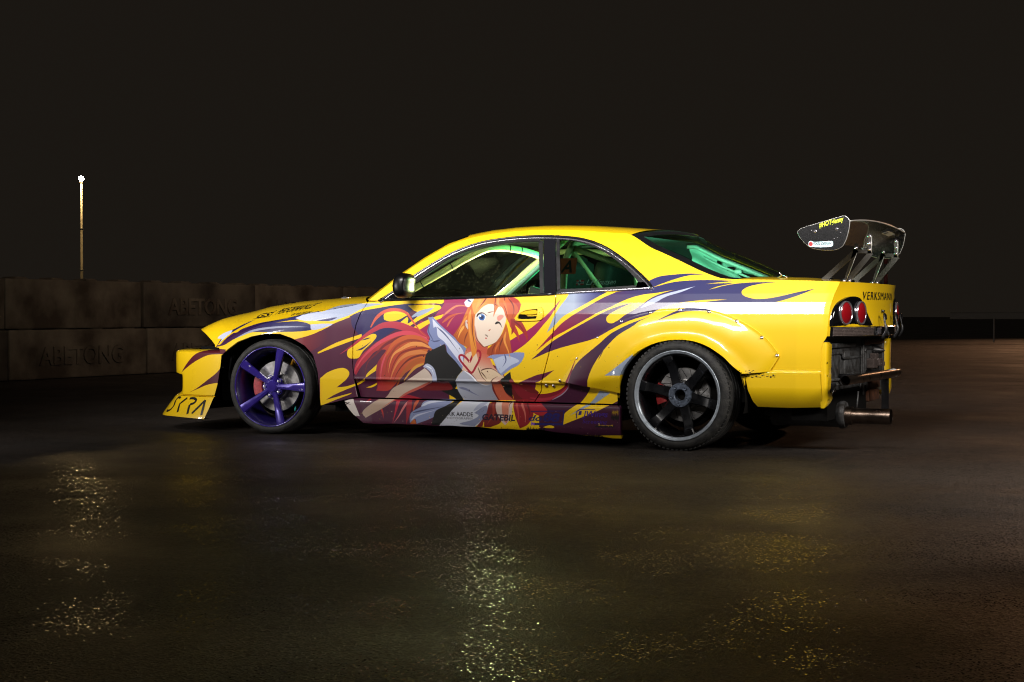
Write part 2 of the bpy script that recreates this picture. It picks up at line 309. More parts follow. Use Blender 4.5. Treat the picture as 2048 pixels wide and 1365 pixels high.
# printed wrap: p = filled outline, r = tapered ribbon, l = line; (x, z) in mm along the flank, a third value marks a sharp tip
LIVERY = [
  ('p',(96,24,40),[(-3518,377,1),(-3462,431),(-3405,479),(-3354,508),(-3296,526),(-3240,540),(-3178,541),(-3094,535,1),(-3105,512),(-3139,505),(-3240,499),(-3329,471),(-3415,432)]),
  ('p',(84,22,40),[(-3427,249,1),(-3351,280),(-3259,332),(-3178,382),(-3132,432),(-3115,489),(-3086,501),(-3088,330),(-3181,317),(-3261,302),(-3352,272)]),
  ('p',(27,27,92),[(-3115,648,1),(-3073,674),(-3020,704),(-2950,729,1),(-3003,696),(-3051,665),(-3084,643)]),
  ('p',(66,26,74),[(-3192,551,1),(-3148,616),(-3082,640),(-3029,647),(-2994,670),(-2879,702),(-2758,721),(-2646,735),(-2541,760),(-2467,773),(-2392,788,1),(-2438,764),(-2532,733),(-2610,724),(-2716,710,1),(-2610,718),(-2539,719),(-2475,709),(-2444,694),(-2434,675),(-2454,663),(-2537,655),(-2643,652),(-2752,649),(-2874,649),(-2961,632),(-3041,600),(-3115,565)],(27,27,92),[(-3082,640),(-2609,712)]),
  ('p',(200,205,225),[(-3198,608),(-3161,639),(-3092,659),(-3097,621),(-3179,561,1),(-3155,601)]),
  ('p',(238,199,12),[(-3183,563,1),(-3140,599),(-3089,638),(-3058,646),(-3111,609),(-3154,568)]),
  ('p',(150,155,175),[(-3041,600,1),(-2937,648),(-2859,670),(-2753,683),(-2622,690),(-2448,684,1),(-2608,680),(-2752,670),(-2859,655),(-2945,632)]),
  ('p',(195,200,222),[(-2568,739,1),(-2478,774),(-2374,783),(-2310,816),(-2205,828),(-2037,831),(-1938,828,1),(-2038,814),(-2108,796),(-2168,764),(-2233,741),(-2308,721),(-2402,724),(-2497,724)],(150,162,182),[(-2540,749),(-2077,822)]),
  ('p',(40,36,100),[(-2409,724,1),(-2336,737),(-2269,744),(-2315,724),(-2362,721)]),
  ('p',(190,195,220),[(-2448,700,1),(-2361,705),(-2287,703),(-2334,685),(-2400,668),(-2441,669)]),
  ('p',(84,24,58),[(-2571,602,1),(-2447,633),(-2334,679),(-2287,705),(-2241,723),(-2175,747,1),(-2178,751),(-2106,782),(-1984,803),(-1857,821),(-1728,826),(-1595,830),(-1549,827),(-1531,838),(-1536,857,1),(-1500,857),(-1394,854,1),(-1349,853),(-1339,634),(-1488,550,1),(-1495,79,1),(-2084,61,1),(-2388,53,1),(-2526,98,1),(-2668,285,1),(-2664,475,1)]),
  ('p',(120,22,40),[(-2571,602,1),(-2447,631),(-2360,663),(-2333,614),(-2399,553),(-2535,490,1),(-2564,576)],(84,24,58),[(-2500,595),(-2319,578)]),
  ('p',(44,26,86),[(-2173,751,1),(-2106,782),(-1984,803),(-1857,821),(-1728,825),(-1769,760),(-1792,706),(-1868,661),(-1972,602),(-2076,569),(-2118,641),(-2159,687)],(30,26,88),[(-2141,723),(-1921,706)]),
  ('p',(150,24,84),[(-1536,857,1),(-1500,857),(-1350,858,1),(-1351,721),(-1449,624),(-1510,668),(-1530,685),(-1621,618),(-1672,653),(-1721,724),(-1613,724),(-1549,795),(-1529,827)]),
  ('p',(88,24,72),[(-1529,827,1),(-1549,795),(-1615,760),(-1674,724),(-1734,670),(-1776,684),(-1706,738),(-1627,773),(-1561,804)]),
  ('p',(238,199,12),[(-1778,817,1),(-1666,823),(-1573,820),(-1547,811),(-1549,795),(-1615,764),(-1695,724),(-1765,684,1),(-1786,688),(-1747,733),(-1704,773),(-1732,787)]),
  ('p',(150,162,182),[(-1743,751,1),(-1705,778),(-1661,793),(-1591,805,1),(-1628,778),(-1696,749),(-1732,740)]),
  ('p',(34,26,84),[(-1776,706,1),(-1773,733),(-1789,742,1),(-1747,742),(-1702,751),(-1751,715)]),
  ('p',(238,199,12),[(-1939,746),(-1932,729),(-1891,720),(-1835,729),(-1789,751),(-1764,764),(-1782,780),(-1852,794),(-1913,787),(-1938,764)]),
  ('p',(238,199,12),[(-1838,704,1),(-1808,724),(-1774,749,1),(-1765,729),(-1778,688),(-1812,695)]),
  ('p',(238,199,12),[(-1739,679,1),(-1664,715),(-1584,747),(-1519,765,1),(-1533,742),(-1562,731),(-1622,704),(-1698,664)]),
  ('p',(238,199,12),[(-2395,525,1),(-2279,582),(-2163,621),(-2093,642,1),(-2098,619),(-2163,598),(-2279,558),(-2395,516,1)]),
  ('p',(238,199,12),[(-2158,566),(-2077,614),(-2025,640),(-1993,641),(-1989,620),(-2024,583),(-2076,542),(-2092,521),(-2117,492),(-2163,488),(-2185,497),(-2193,515),(-2188,541)]),
  ('p',(40,24,80),[(-2132,538,1),(-2087,558),(-2045,583),(-2024,597),(-2055,569),(-2092,544)]),
  ('p',(40,24,80),[(-2098,601,1),(-2056,617),(-2030,619,1),(-2056,608)]),
  ('p',(238,199,12),[(-2380,362,1),(-2330,399),(-2269,422),(-2218,429),(-2185,413),(-2179,388),(-2203,355),(-2267,307,1),(-2205,314),(-2139,333),(-2076,364),(-2013,402),(-1955,439),(-1953,479,1),(-2003,438),(-2055,394),(-2071,353,1),(-2139,319),(-2206,293),(-2283,261),(-2342,228,1),(-2263,249),(-2161,276,1),(-2181,263),(-2258,236),(-2385,187,1)]),
  ('p',(238,199,12),[(-2079,307,1),(-2036,322),(-1993,341,1),(-1999,327),(-2036,310)]),
  ('p',(238,199,12),[(-2023,528,1),(-1971,565),(-1919,584,1),(-1955,554)]),
  ('p',(70,22,60),[(-2258,226,1),(-2167,251),(-2162,237,1),(-2233,222)]),
  ('p',(150,162,182),[(-711,885,1),(-587,888),(-469,894,1),(-510,873),(-577,835),(-645,797),(-729,750),(-778,700),(-829,655,1),(-798,726),(-777,769),(-750,816),(-724,854)],(27,27,92),[(-673,854),(-502,879)]),
  ('p',(92,24,84),[(-414,894,1),(-490,860),(-565,818),(-642,773),(-718,724),(-782,666),(-898,547,1),(-791,626),(-703,672),(-611,721),(-522,769),(-444,803),(-376,836),(-309,862),(-240,878),(-178,885),(-76,901),(53,925),(164,941),(287,951,1),(127,958),(-16,954),(-101,943),(-197,918,1),(-148,938),(-76,963),(8,985),(96,989,1),(17,996),(-81,991),(-168,981),(-223,959,1),(-242,910,1)],(27,27,92),[(-613,752),(-162,911)]),
  ('p',(150,22,62),[(-642,771,1),(-718,724),(-782,666),(-898,547,1),(-791,626),(-703,672),(-611,721),(-531,767),(-587,773)],(100,22,76),[(-795,623),(-540,765)]),
  ('p',(80,24,74),[(283,940,1),(131,936),(20,920),(-92,896),(-175,868),(-231,832),(-277,798),(-340,761),(-393,723),(-424,712),(-447,718),(-456,735),(-448,756),(-419,777),(-367,803),(-303,830,1),(-373,815),(-434,794),(-486,771),(-611,705),(-702,657),(-795,603),(-929,497,1),(-804,548),(-701,579),(-609,601),(-540,619),(-504,631,1),(-427,672),(-368,702),(-291,733),(-184,765),(-152,785),(-107,804),(-23,828),(68,840),(146,846),(257,847,1),(148,836),(70,820),(21,801),(-51,774),(-160,717,1),(-49,762),(33,781),(187,787),(320,801),(456,819),(536,833),(640,865),(739,906,1),(637,884),(533,860),(452,849),(397,852),(351,866),(333,882),(336,900),(370,920),(440,935),(520,941,1),(438,943),(345,940),(246,929),(137,902,1),(191,921)],(27,27,92),[(-610,642),(90,835)]),
  ('p',(170,178,200),[(-254,799,1),(-212,839),(-146,870),(-63,893),(59,923,1),(-21,890),(-99,867),(-169,829),(-220,810)]),
  ('p',(72,24,54),[(-180,753,1),(-288,715),(-356,685),(-425,647),(-490,592),(-608,501),(-652,447),(-679,389),(-690,362),(-703,327),(-763,279),(-874,248,1),(-877,51,1),(-337,70,1),(-334,297,1),(-381,269,1),(-507,205),(-635,155),(-728,118,1),(-714,182),(-638,240),(-596,283),(-564,330),(-549,395),(-523,458),(-490,511),(-453,560),(-483,503),(-461,550),(-375,639),(-285,694),(-243,725)],(38,30,90),[(-563,540),(-264,711)]),
  ('p',(238,199,12),[(-562,330,1),(-435,309),(-381,269,1),(-507,205),(-635,155),(-728,118,1),(-714,183),(-638,240),(-596,283)]),
  ('p',(150,162,182),[(-500,323,1),(-431,312,1),(-510,262),(-581,222),(-685,173,1),(-589,234),(-538,277)]),
  ('p',(150,162,182),[(-444,413,1),(-396,445),(-331,491),(-261,541,1),(-267,511),(-336,416,1)]),
  ('p',(238,199,12),[(-738,307,1),(-873,302,1),(-871,362),(-732,367),(-720,360),(-754,334),(-809,311)]),
  ('p',(150,24,84),[(-752,855,1),(-815,778),(-868,731),(-951,670),(-1018,636),(-1070,607),(-1114,591),(-1123,504,1),(-1055,533),(-974,584),(-908,641),(-857,697),(-812,748),(-788,787)]),
  ('p',(100,24,60),[(-779,439,1),(-846,418),(-902,404),(-998,364),(-1015,350,1),(-902,362),(-855,384)]),
  ('p',(110,24,70),[(-998,359,1),(-898,364,1),(-923,314),(-961,313)]),
  ('r',(178,50,70),[(-1615,615),(-1672,644),(-1739,666),(-1838,696),(-1931,697),(-2004,669),(-2087,619),(-2168,561),(-2243,514)],46),
  ('r',(196,84,60),[(-2030,682),(-1991,742),(-1933,782),(-1857,792),(-1781,771),(-1725,713),(-1672,655),(-1615,618)],22),
  ('p',(165,32,56),[(-1610,604,1),(-1687,639),(-1775,651),(-1868,639),(-1972,598),(-2034,556),(-2097,507),(-2132,461),(-2144,411),(-2133,384,1),(-2097,437),(-2055,476),(-1992,535),(-1919,543),(-1961,486),(-1971,409),(-1982,350),(-2005,290,1),(-1922,292),(-1868,330),(-1790,398),(-1712,442),(-1650,466),(-1638,512),(-1620,548),(-1597,544)],(196,104,38),[(-2097,498),(-1671,521)]),
  ('r',(120,24,40),[(-1610,595),(-1713,630),(-1816,621),(-1919,579),(-1981,525),(-2050,462),(-2071,362)],22),
  ('r',(214,120,100),[(-1631,618),(-1739,648),(-1842,641),(-1945,597),(-2029,542),(-2097,475),(-2138,406)],16),
  ('r',(205,70,90),[(-1610,600),(-1723,644),(-1827,645),(-1940,602),(-2013,556),(-2076,503),(-2128,438),(-2143,393)],26),
  ('r',(196,96,44),[(-1610,582),(-1687,617),(-1775,621),(-1857,589),(-1903,534),(-1940,477),(-1961,396)],30),
  ('r',(150,60,30),[(-1610,573),(-1682,599),(-1764,603),(-1836,571),(-1877,526),(-1908,478),(-1919,410),(-1931,328)],16),
  ('r',(222,150,80),[(-1604,560),(-1671,582),(-1743,581),(-1815,549),(-1862,519),(-1888,469),(-1903,401)],24),
  ('r',(140,44,30),[(-1602,551),(-1661,559),(-1733,550),(-1805,528),(-1846,488),(-1877,429),(-1898,356)],15),
  ('r',(210,130,70),[(-1625,530),(-1686,534),(-1764,520),(-1826,479),(-1867,415),(-1888,356)],26),
  ('r',(120,40,26),[(-1630,517),(-1686,512),(-1753,489),(-1805,448),(-1846,393),(-1873,334)],13),
  ('r',(176,92,36),[(-1640,486),(-1691,481),(-1753,448),(-1800,398),(-1837,348),(-1869,311)],30),
  ('r',(206,150,60),[(-1650,463),(-1702,445),(-1743,413),(-1779,372),(-1795,349)],18),
  ('r',(150,34,50),[(-1961,486),(-1976,427),(-1982,364),(-2000,291)],24),
  ('r',(206,80,96),[(-1919,518),(-1945,455),(-1955,396),(-1957,328)],12),
  ('r',(190,40,66),[(-1813,295),(-1830,231),(-1847,172),(-1874,90)],24),
  ('r',(214,120,120),[(-1757,237),(-1795,187),(-1826,141),(-1869,90)],14),
  ('r',(160,36,52),[(-1747,251),(-1753,197),(-1764,143),(-1776,88)],36),
  ('r',(196,90,50),[(-1690,243),(-1712,207),(-1728,162)],22),
  ('r',(190,60,50),[(-1950,183),(-1940,156),(-1936,120)],12),
  ('r',(170,30,52),[(-1881,248),(-1819,254),(-1741,251),(-1654,240)],40),
  ('r',(170,40,52),[(-2028,245),(-2060,216)],14),
  ('p',(140,150,186),[(-1671,199,1),(-1644,236),(-1562,248),(-1441,251,1),(-1482,213),(-1513,194),(-1585,139),(-1703,95,1),(-1713,126),(-1750,98,1),(-1749,143),(-1728,171)]),
  ('r',(200,205,220),[(-1665,204),(-1614,228),(-1542,238),(-1461,245)],16),
  ('r',(80,86,120),[(-1728,162),(-1666,177),(-1589,192),(-1502,208)],9),
  ('r',(196,200,220),[(-1739,117),(-1702,145),(-1640,164),(-1564,184)],12),
  ('p',(196,104,38),[(-1750,94,1),(-1718,124),(-1703,95,1)]),
  ('p',(16,15,15),[(-1546,300,1),(-1434,312),(-1396,246,1),(-1463,169),(-1545,91,1),(-1601,89,1),(-1585,135),(-1564,180),(-1492,213),(-1446,249)]),
  ('p',(205,208,218),[(-1382,247,1),(-1199,251,1),(-1215,176),(-1245,131),(-1300,90,1),(-1551,82,1),(-1479,160),(-1443,196)]),
  ('p',(140,146,172),[(-1303,174,1),(-1224,220),(-1215,176),(-1255,131),(-1304,92,1),(-1404,105),(-1324,129),(-1274,157)]),
  ('p',(172,176,196),[(-1263,232),(-1214,238),(-1264,201),(-1308,187)]),
  ('l',(205,208,215),[(-1383,242),(-1386,237)],5),
  ('l',(205,208,215),[(-1400,227),(-1403,221)],5),
  ('l',(205,208,215),[(-1416,211),(-1420,206)],5),
  ('l',(205,208,215),[(-1433,196),(-1436,190)],5),
  ('l',(205,208,215),[(-1450,180),(-1453,175)],5),
  ('l',(205,208,215),[(-1467,165),(-1470,159)],5),
  ('l',(205,208,215),[(-1484,149),(-1487,144)],5),
  ('l',(205,208,215),[(-1501,134),(-1504,128)],5),
  ('l',(205,208,215),[(-1518,118),(-1521,112)],5),
  ('l',(205,208,215),[(-1535,102),(-1538,97)],5),
  ('l',(205,208,215),[(-1552,87),(-1555,81)],5),
  ('p',(206,190,176),[(-1645,437,1),(-1610,406),(-1594,357),(-1688,319),(-1819,258),(-1924,193),(-2067,121,1),(-2087,161),(-1986,232),(-1933,256),(-1880,311),(-1774,358)],(186,160,140),[(-1635,415),(-1976,218)]),
  ('r',(190,96,80),[(-1610,353),(-1698,315),(-1793,277),(-1871,230),(-1950,183)],16),
  ('p',(216,206,198),[(-2231,216,1),(-2167,238),(-2147,210),(-2111,131,1),(-2169,132),(-2219,158),(-2242,166),(-2223,185)]),
  ('r',(60,44,40),[(-2218,218),(-2198,207),(-2173,200)],7),
  ('r',(60,44,40),[(-2211,199),(-2193,211),(-2178,216)],7),
  ('r',(60,44,40),[(-2219,176),(-2194,163),(-2174,141)],7),
  ('r',(60,44,40),[(-2234,169),(-2211,177),(-2203,190)],7),
  ('p',(128,138,178),[(-1627,744,1),(-1594,749,1),(-1540,702),(-1479,654),(-1408,601),(-1359,560,1),(-1365,521),(-1358,424,1),(-1387,430,1),(-1437,484),(-1490,532,1),(-1508,583),(-1579,550),(-1620,582),(-1610,618),(-1629,662),(-1612,707)]),
  ('p',(206,210,226),[(-1596,738,1),(-1540,689),(-1459,625),(-1408,579),(-1377,536),(-1382,498),(-1365,428,1),(-1407,480),(-1458,537),(-1509,596),(-1555,631),(-1565,685),(-1586,682,1)]),
  ('r',(86,92,130),[(-1560,685),(-1509,645),(-1463,597),(-1407,531)],8),
  ('r',(90,98,136),[(-1612,707),(-1621,662),(-1595,618),(-1579,591)],10),
  ('r',(80,86,124),[(-1539,605),(-1580,600),(-1610,609)],8),
  ('p',(16,15,15),[(-1598,546,1),(-1508,583,1),(-1488,532),(-1432,480),(-1385,427,1),(-1423,383),(-1433,338),(-1460,298,1),(-1475,311),(-1488,359),(-1539,344),(-1564,353,1),(-1579,415),(-1625,459),(-1648,463,1),(-1635,521)]),
  ('p',(176,184,208),[(-1656,445),(-1625,464),(-1579,432),(-1560,358),(-1590,349,1),(-1599,402),(-1635,436,1)]),
  ('r',(226,230,240),[(-1640,452),(-1599,432),(-1579,389)],7),
  ('p',(118,26,26),[(-1589,353,1),(-1488,359,1),(-1472,309),(-1612,299,1),(-1689,304)]),
  ('p',(176,88,32),[(-1321,862,1),(-1352,818),(-1374,765),(-1400,704),(-1449,637,1),(-1409,593),(-1357,567,1),(-1356,532),(-1289,494),(-1260,634),(-1285,765)],(206,126,46),[(-1440,677),(-1302,721)]),
  ('p',(160,70,34),[(-1096,713,1),(-1124,644),(-1191,578),(-1220,547),(-1215,499,1),(-1065,505,1),(-1053,505),(-1063,583),(-1081,670)],(188,100,40),[(-1191,547),(-1076,635)]),
  ('p',(120,34,30),[(-1388,425,1),(-1328,442),(-1191,465),(-1113,423,1),(-1056,255,1),(-1243,246),(-1392,246,1)]),
  ('p',(196,92,70),[(-1305,625,1),(-1240,573),(-1211,584,1),(-1220,521),(-1210,522),(-1171,448),(-1108,393),(-1191,348),(-1260,346),(-1328,411),(-1388,427,1),(-1366,542),(-1339,569)],(220,190,168),[(-1269,546),(-1299,438)]),
  ('p',(222,196,172),[(-1358,525),(-1299,538),(-1279,473),(-1299,407),(-1338,419),(-1373,463)]),
  ('p',(176,180,194),[(-1378,428,1),(-1338,406),(-1279,357),(-1240,341),(-1196,348,1),(-1193,308),(-1162,252,1),(-1392,246,1),(-1429,303),(-1434,352),(-1413,396)],(150,152,164),[(-1338,367),(-1292,262)]),
  ('r',(232,234,240),[(-1373,425),(-1328,398),(-1279,355),(-1240,340),(-1196,344)],10),
  ('r',(120,124,150),[(-1420,321),(-1375,313),(-1331,292),(-1282,271)],14),
  ('p',(140,150,190),[(-1220,507,1),(-1181,523),(-1094,528),(-1031,539),(-974,538,1),(-976,512),(-1007,468),(-1065,437),(-1128,395,1),(-1152,431),(-1181,496)]),
  ('p',(186,194,216),[(-1176,496,1),(-1094,519),(-1007,490),(-1065,459),(-1128,410,1),(-1152,444)]),
  ('r',(80,86,130),[(-1103,528),(-1094,489),(-1118,449)],8),
  ('p',(16,15,15),[(-1128,377,1),(-1065,424,1),(-1058,363),(-1065,272,1),(-1106,297),(-1128,340)]),
  ('p',(190,96,66),[(-1196,361,1),(-1142,359),(-1126,336),(-1106,293),(-1056,254,1),(-1150,251,1),(-1174,291)]),
  ('p',(112,26,30),[(-1060,381,1),(-1017,351),(-950,348),(-904,314),(-895,297),(-962,257,1),(-1056,255,1),(-1066,311)]),
  ('r',(132,28,42),[(-1065,380),(-1018,312),(-952,274),(-857,272),(-763,300),(-705,344),(-673,413),(-640,503)],54),
  ('r',(170,50,66),[(-952,270),(-857,264),(-763,292),(-696,353),(-668,422)],16),
  ('r',(150,150,170),[(-810,260),(-735,301),(-691,353),(-663,430)],6),
  ('p',(124,34,30),[(-1204,233,1),(-1158,241),(-1123,131),(-1196,91,1),(-1290,91,1),(-1225,167)]),
  ('p',(150,32,40),[(-1048,255,1),(-953,257),(-911,185),(-945,119),(-1003,89,1),(-1031,164)]),
  ('p',(170,36,46),[(-953,257,1),(-891,254),(-821,200),(-859,169),(-916,189)]),
  ('r',(186,70,60),[(-1029,251),(-1011,186),(-1007,104)],14),
  ('r',(204,110,96),[(-996,252),(-968,187),(-964,122)],14),
  ('r',(156,60,44),[(-1175,234),(-1176,168),(-1226,97)],16),
  ('r',(110,22,30),[(-962,252),(-939,201),(-945,140)],10),
  ('p',(216,190,176),[(-1161,247,1),(-1046,250,1),(-1052,181),(-1077,128),(-1099,105,1),(-1128,135),(-1155,187)]),
  ('p',(206,130,104),[(-1121,246,1),(-1073,248,1),(-1074,180),(-1089,119),(-1113,162)]),
  ('r',(120,60,50),[(-1049,250),(-1068,232),(-1064,206)],6),
  ('p',(238,199,12),[(-1250,92,1),(-1240,123),(-1238,92,1)]),
  ('p',(238,199,12),[(-1070,110,1),(-1046,107),(-1056,94,1)]),
  ('p',(238,199,12),[(-926,102),(-907,109),(-869,99),(-907,92)]),
  ('p',(238,199,12),[(-850,100),(-812,114),(-782,109),(-789,98)]),
  ('p',(222,198,168),[(-1262,424,1),(-1240,436),(-1196,441),(-1157,425),(-1109,392),(-1118,384,1),(-1152,394),(-1179,378),(-1196,355,1),(-1220,365),(-1240,377),(-1259,399),(-1279,420),(-1284,442),(-1272,453)]),
  ('r',(90,48,34),[(-1262,424),(-1240,436),(-1196,441),(-1157,425),(-1109,391)],6),
  ('r',(90,48,34),[(-1279,447),(-1267,416),(-1245,382),(-1215,360)],6),
  ('r',(90,48,34),[(-1259,421),(-1235,395),(-1220,378)],6),
  ('r',(90,48,34),[(-1220,426),(-1210,417)],6),
  ('r',(90,48,34),[(-1196,355),(-1179,378),(-1147,396)],6),
  ('l',(166,26,52),[(-1336,477,1),(-1363,505),(-1391,519),(-1407,510),(-1398,485),(-1363,448),(-1323,414,1),(-1294,451),(-1269,495),(-1263,530),(-1279,547),(-1309,527),(-1336,477,1)],13),
  ('p',(224,206,190),[(-1308,774,1),(-1303,678),(-1290,621),(-1262,588),(-1239,570,1),(-1201,581),(-1160,600),(-1129,639),(-1105,696),(-1096,748),(-1117,818),(-1206,831),(-1283,818)]),
  ('r',(206,150,130),[(-1304,695),(-1291,621),(-1262,588),(-1239,571)],14),
  ('r',(110,56,40),[(-1302,669),(-1290,619),(-1262,586),(-1238,569),(-1201,580),(-1160,599),(-1129,637)],5),
  ('p',(206,190,180),[(-1369,721),(-1357,731),(-1342,726),(-1343,695),(-1350,671,1),(-1365,690)]),
  ('r',(120,60,44),[(-1369,721),(-1368,695),(-1350,671)],5),
  ('r',(190,90,80),[(-1359,719),(-1350,704)],6),
  ('p',(190,96,34),[(-1327,867,1),(-1351,809),(-1358,756),(-1347,677),(-1329,568),(-1318,502,1),(-1289,546),(-1305,660),(-1304,756),(-1273,818)],(216,140,52),[(-1351,809),(-1305,634)]),
  ('p',(186,84,36),[(-1335,858,1),(-1253,867),(-1165,868),(-1087,866,1),(-1036,852),(-1006,822,1),(-1022,765),(-1077,713,1),(-1098,748),(-1123,796),(-1154,809),(-1181,748,1),(-1184,813),(-1210,826),(-1253,813),(-1295,770,1),(-1309,765),(-1331,809)],(224,150,70),[(-1057,809),(-1278,844)]),
  ('r',(120,40,24),[(-1243,864),(-1261,835),(-1289,796)],9),
  ('r',(226,160,80),[(-1281,857),(-1294,827),(-1307,783)],18),
  ('r',(140,50,30),[(-1184,866),(-1181,826),(-1179,757)],8),
  ('r',(222,150,90),[(-1164,861),(-1162,831),(-1138,800)],18),
  ('r',(130,30,24),[(-1126,866),(-1118,826),(-1096,774),(-1083,735)],10),
  ('r',(170,44,34),[(-1087,863),(-1043,839),(-1018,804),(-1022,765)],26),
  ('r',(120,28,24),[(-1101,861),(-1065,826),(-1049,783),(-1059,739)],8),
  ('r',(214,120,60),[(-1133,853),(-1106,809),(-1084,757)],14),
  ('r',(226,150,70),[(-1338,792),(-1342,730),(-1335,655),(-1319,581)],16),
  ('r',(130,58,26),[(-1319,756),(-1320,678),(-1309,607),(-1294,555)],8),
  ('r',(230,166,80),[(-1375,695),(-1400,660),(-1419,615)],16),
  ('r',(132,54,24),[(-1350,660),(-1369,616),(-1374,581)],9),
  ('r',(220,140,60),[(-1358,756),(-1390,704),(-1429,637)],12),
  ('r',(222,150,70),[(-1095,661),(-1104,609),(-1079,548),(-1065,501)],14),
  ('r',(120,48,24),[(-1114,626),(-1133,578),(-1142,522)],9),
  ('r',(130,50,26),[(-1162,591),(-1181,556),(-1191,512)],9),
  ('r',(204,110,50),[(-1138,600),(-1162,556),(-1167,513)],12),
  ('r',(160,44,40),[(-1068,731),(-1019,713),(-985,679),(-961,640),(-953,601)],40),
  ('r',(176,60,46),[(-1073,726),(-1043,679),(-1018,640),(-1006,601)],30),
  ('r',(120,28,30),[(-1049,726),(-1000,692),(-970,644)],10),
  ('r',(150,36,36),[(-1059,731),(-1048,696),(-1052,661),(-1059,644)],24),
  ('r',(190,90,60),[(-1527,712),(-1478,748),(-1429,765),(-1380,774)],16),
  ('r',(196,100,70),[(-1495,686),(-1467,730),(-1438,756)],12),
  ('r',(200,120,90),[(-1529,747),(-1483,787),(-1437,814),(-1381,814),(-1354,796)],14),
  ('p',(205,208,218),[(-1390,836,1),(-1374,853),(-1326,862,1),(-1335,836),(-1351,809),(-1376,814)]),
  ('r',(60,64,120),[(-1369,851),(-1340,836)],9),
  ('p',(236,238,242),[(-1286,748),(-1272,765),(-1245,766),(-1234,748),(-1241,730),(-1273,730)]),
  ('p',(60,110,170),[(-1280,748),(-1270,763),(-1247,762),(-1238,746),(-1246,729),(-1270,731)]),
  ('p',(24,44,90),[(-1269,748),(-1259,757),(-1245,748),(-1253,735),(-1266,737)]),
  ('p',(230,240,250),[(-1274,759),(-1265,760),(-1263,751),(-1273,749)]),
  ('r',(40,24,22),[(-1293,748),(-1280,766),(-1251,771),(-1220,752)],11),
  ('r',(110,60,40),[(-1222,772),(-1198,778),(-1179,781)],5),
  ('r',(30,20,20),[(-1168,706),(-1152,715),(-1135,709),(-1120,683)],13),
  ('p',(222,150,136),[(-1156,748),(-1133,761),(-1113,752),(-1131,730),(-1150,726)]),
  ('r',(170,90,60),[(-1197,676),(-1207,667),(-1212,670)],6),
  ('r',(60,36,30),[(-1235,641),(-1224,639),(-1216,632),(-1224,631)],5),
  ('p',(186,60,60),[(-1233,623),(-1226,625),(-1221,619),(-1228,616)]),
  ('r',(120,46,40),[(-1183,826),(-1160,813)],6),
]
# ------------------------------------------------------------------ printed vinyl wrap, drawn here as polygons and ribbons (x, z in mm)
IW = 5100; IH = int(IW*(LZ1-LZ0)/(LX1-LX0))
img = np.zeros((IH, IW, 3), np.float32); img[:] = np.array((238, 199, 12))/255.
def to_px(p): return np.stack([(np.asarray(p, float)[:, 0]/1000-LX0)/(LX1-LX0)*IW, (np.asarray(p, float)[:, 1]/1000-LZ0)/(LZ1-LZ0)*IH], 1)
def closed(pts, n=7):
    """closed outline: smooth through the points, sharp at the flagged tips"""
    P = [np.array(p[:2], float) for p in pts]; T = [len(p) > 2 for p in pts]; m = len(P)
    if not any(T):
        out = []
        for i in range(m):
            a, b, c, d = P[i-1], P[i], P[(i+1) % m], P[(i+2) % m]
            for k in range(n):
                t = k/n; out.append(.5*((2*b)+(c-a)*t+(2*a-5*b+4*c-d)*t*t+(3*b-a-3*c+d)*t**3))
        return np.array(out)
    s = T.index(True); P = P[s:]+P[:s]; T = T[s:]+T[:s]; out = []; seg = [P[0]]
    for p, t in list(zip(P, T))[1:]+[(P[0], True)]:
        seg.append(p)
        if t:
            out += smooth_path(seg, n)[:-1] if len(seg) > 2 else seg[:-1]
            seg = [p]
    return np.array(out)
def fill(poly, color, grad=None, alpha=1.):
    P = poly; x0 = max(0, int(P[:, 0].min())-1); x1 = min(IW, int(P[:, 0].max())+2); y0 = max(0, int(P[:, 1].min())-1); y1 = min(IH, int(P[:, 1].max())+2)
    if x1 <= x0 or y1 <= y0: return
    A = P; B = np.roll(P, -1, 0); w = x1-x0; cov = np.zeros((y1-y0, w), np.float32)
    for r in range(y1-y0):
        for s in (.25, .75):
            yy = y0+r+s; m = (A[:, 1] > yy) != (B[:, 1] > yy)
            if not m.any(): continue
            a, b = A[m], B[m]; xs = np.sort(a[:, 0]+(yy-a[:, 1])/(b[:, 1]-a[:, 1])*(b[:, 0]-a[:, 0]))-x0
            for u, v in zip(xs[::2], xs[1::2]):
                u = max(0., u); v = min(float(w), v)
                if v <= u: continue
                iu, iv = int(u), int(v)
                if iu == iv: cov[r, iu] += .5*(v-u)
                else:
                    cov[r, iu] += .5*(iu+1-u); cov[r, iu+1:iv] += .5
                    if iv < w: cov[r, iv] += .5*(v-iv)
    cov = np.clip(cov, 0, 1)[..., None]*alpha; c = np.array(color)/255.
    if grad is not None:
        c2, (g0, g1) = grad; g0, g1 = to_px([g0, g1]); d = g1-g0
        yy, xx = np.mgrid[y0:y1, x0:x1]; t = np.clip(((xx-g0[0])*d[0]+(yy-g0[1])*d[1])/(d@d), 0, 1)[..., None]
        c = c*(1-t)+(np.array(c2)/255.)*t
    img[y0:y1, x0:x1] = img[y0:y1, x0:x1]*(1-cov)+c*cov
def ribbon(pts, w, taper=True):
    c = np.array(smooth_path([p[:2] for p in pts], 8)); d = np.gradient(c, axis=0); n = np.stack([-d[:, 1], d[:, 0]], 1)/np.maximum(1e-6, np.hypot(d[:, 0], d[:, 1]))[:, None]
    t = np.linspace(0, 1, len(c)); h = (w/2*np.minimum(1, .35+t*4)*np.minimum(1, (1-t)*1.5+.04) if taper else np.full(len(c), w/2))[:, None]
    return np.concatenate([c+n*h, (c-n*h)[::-1]])
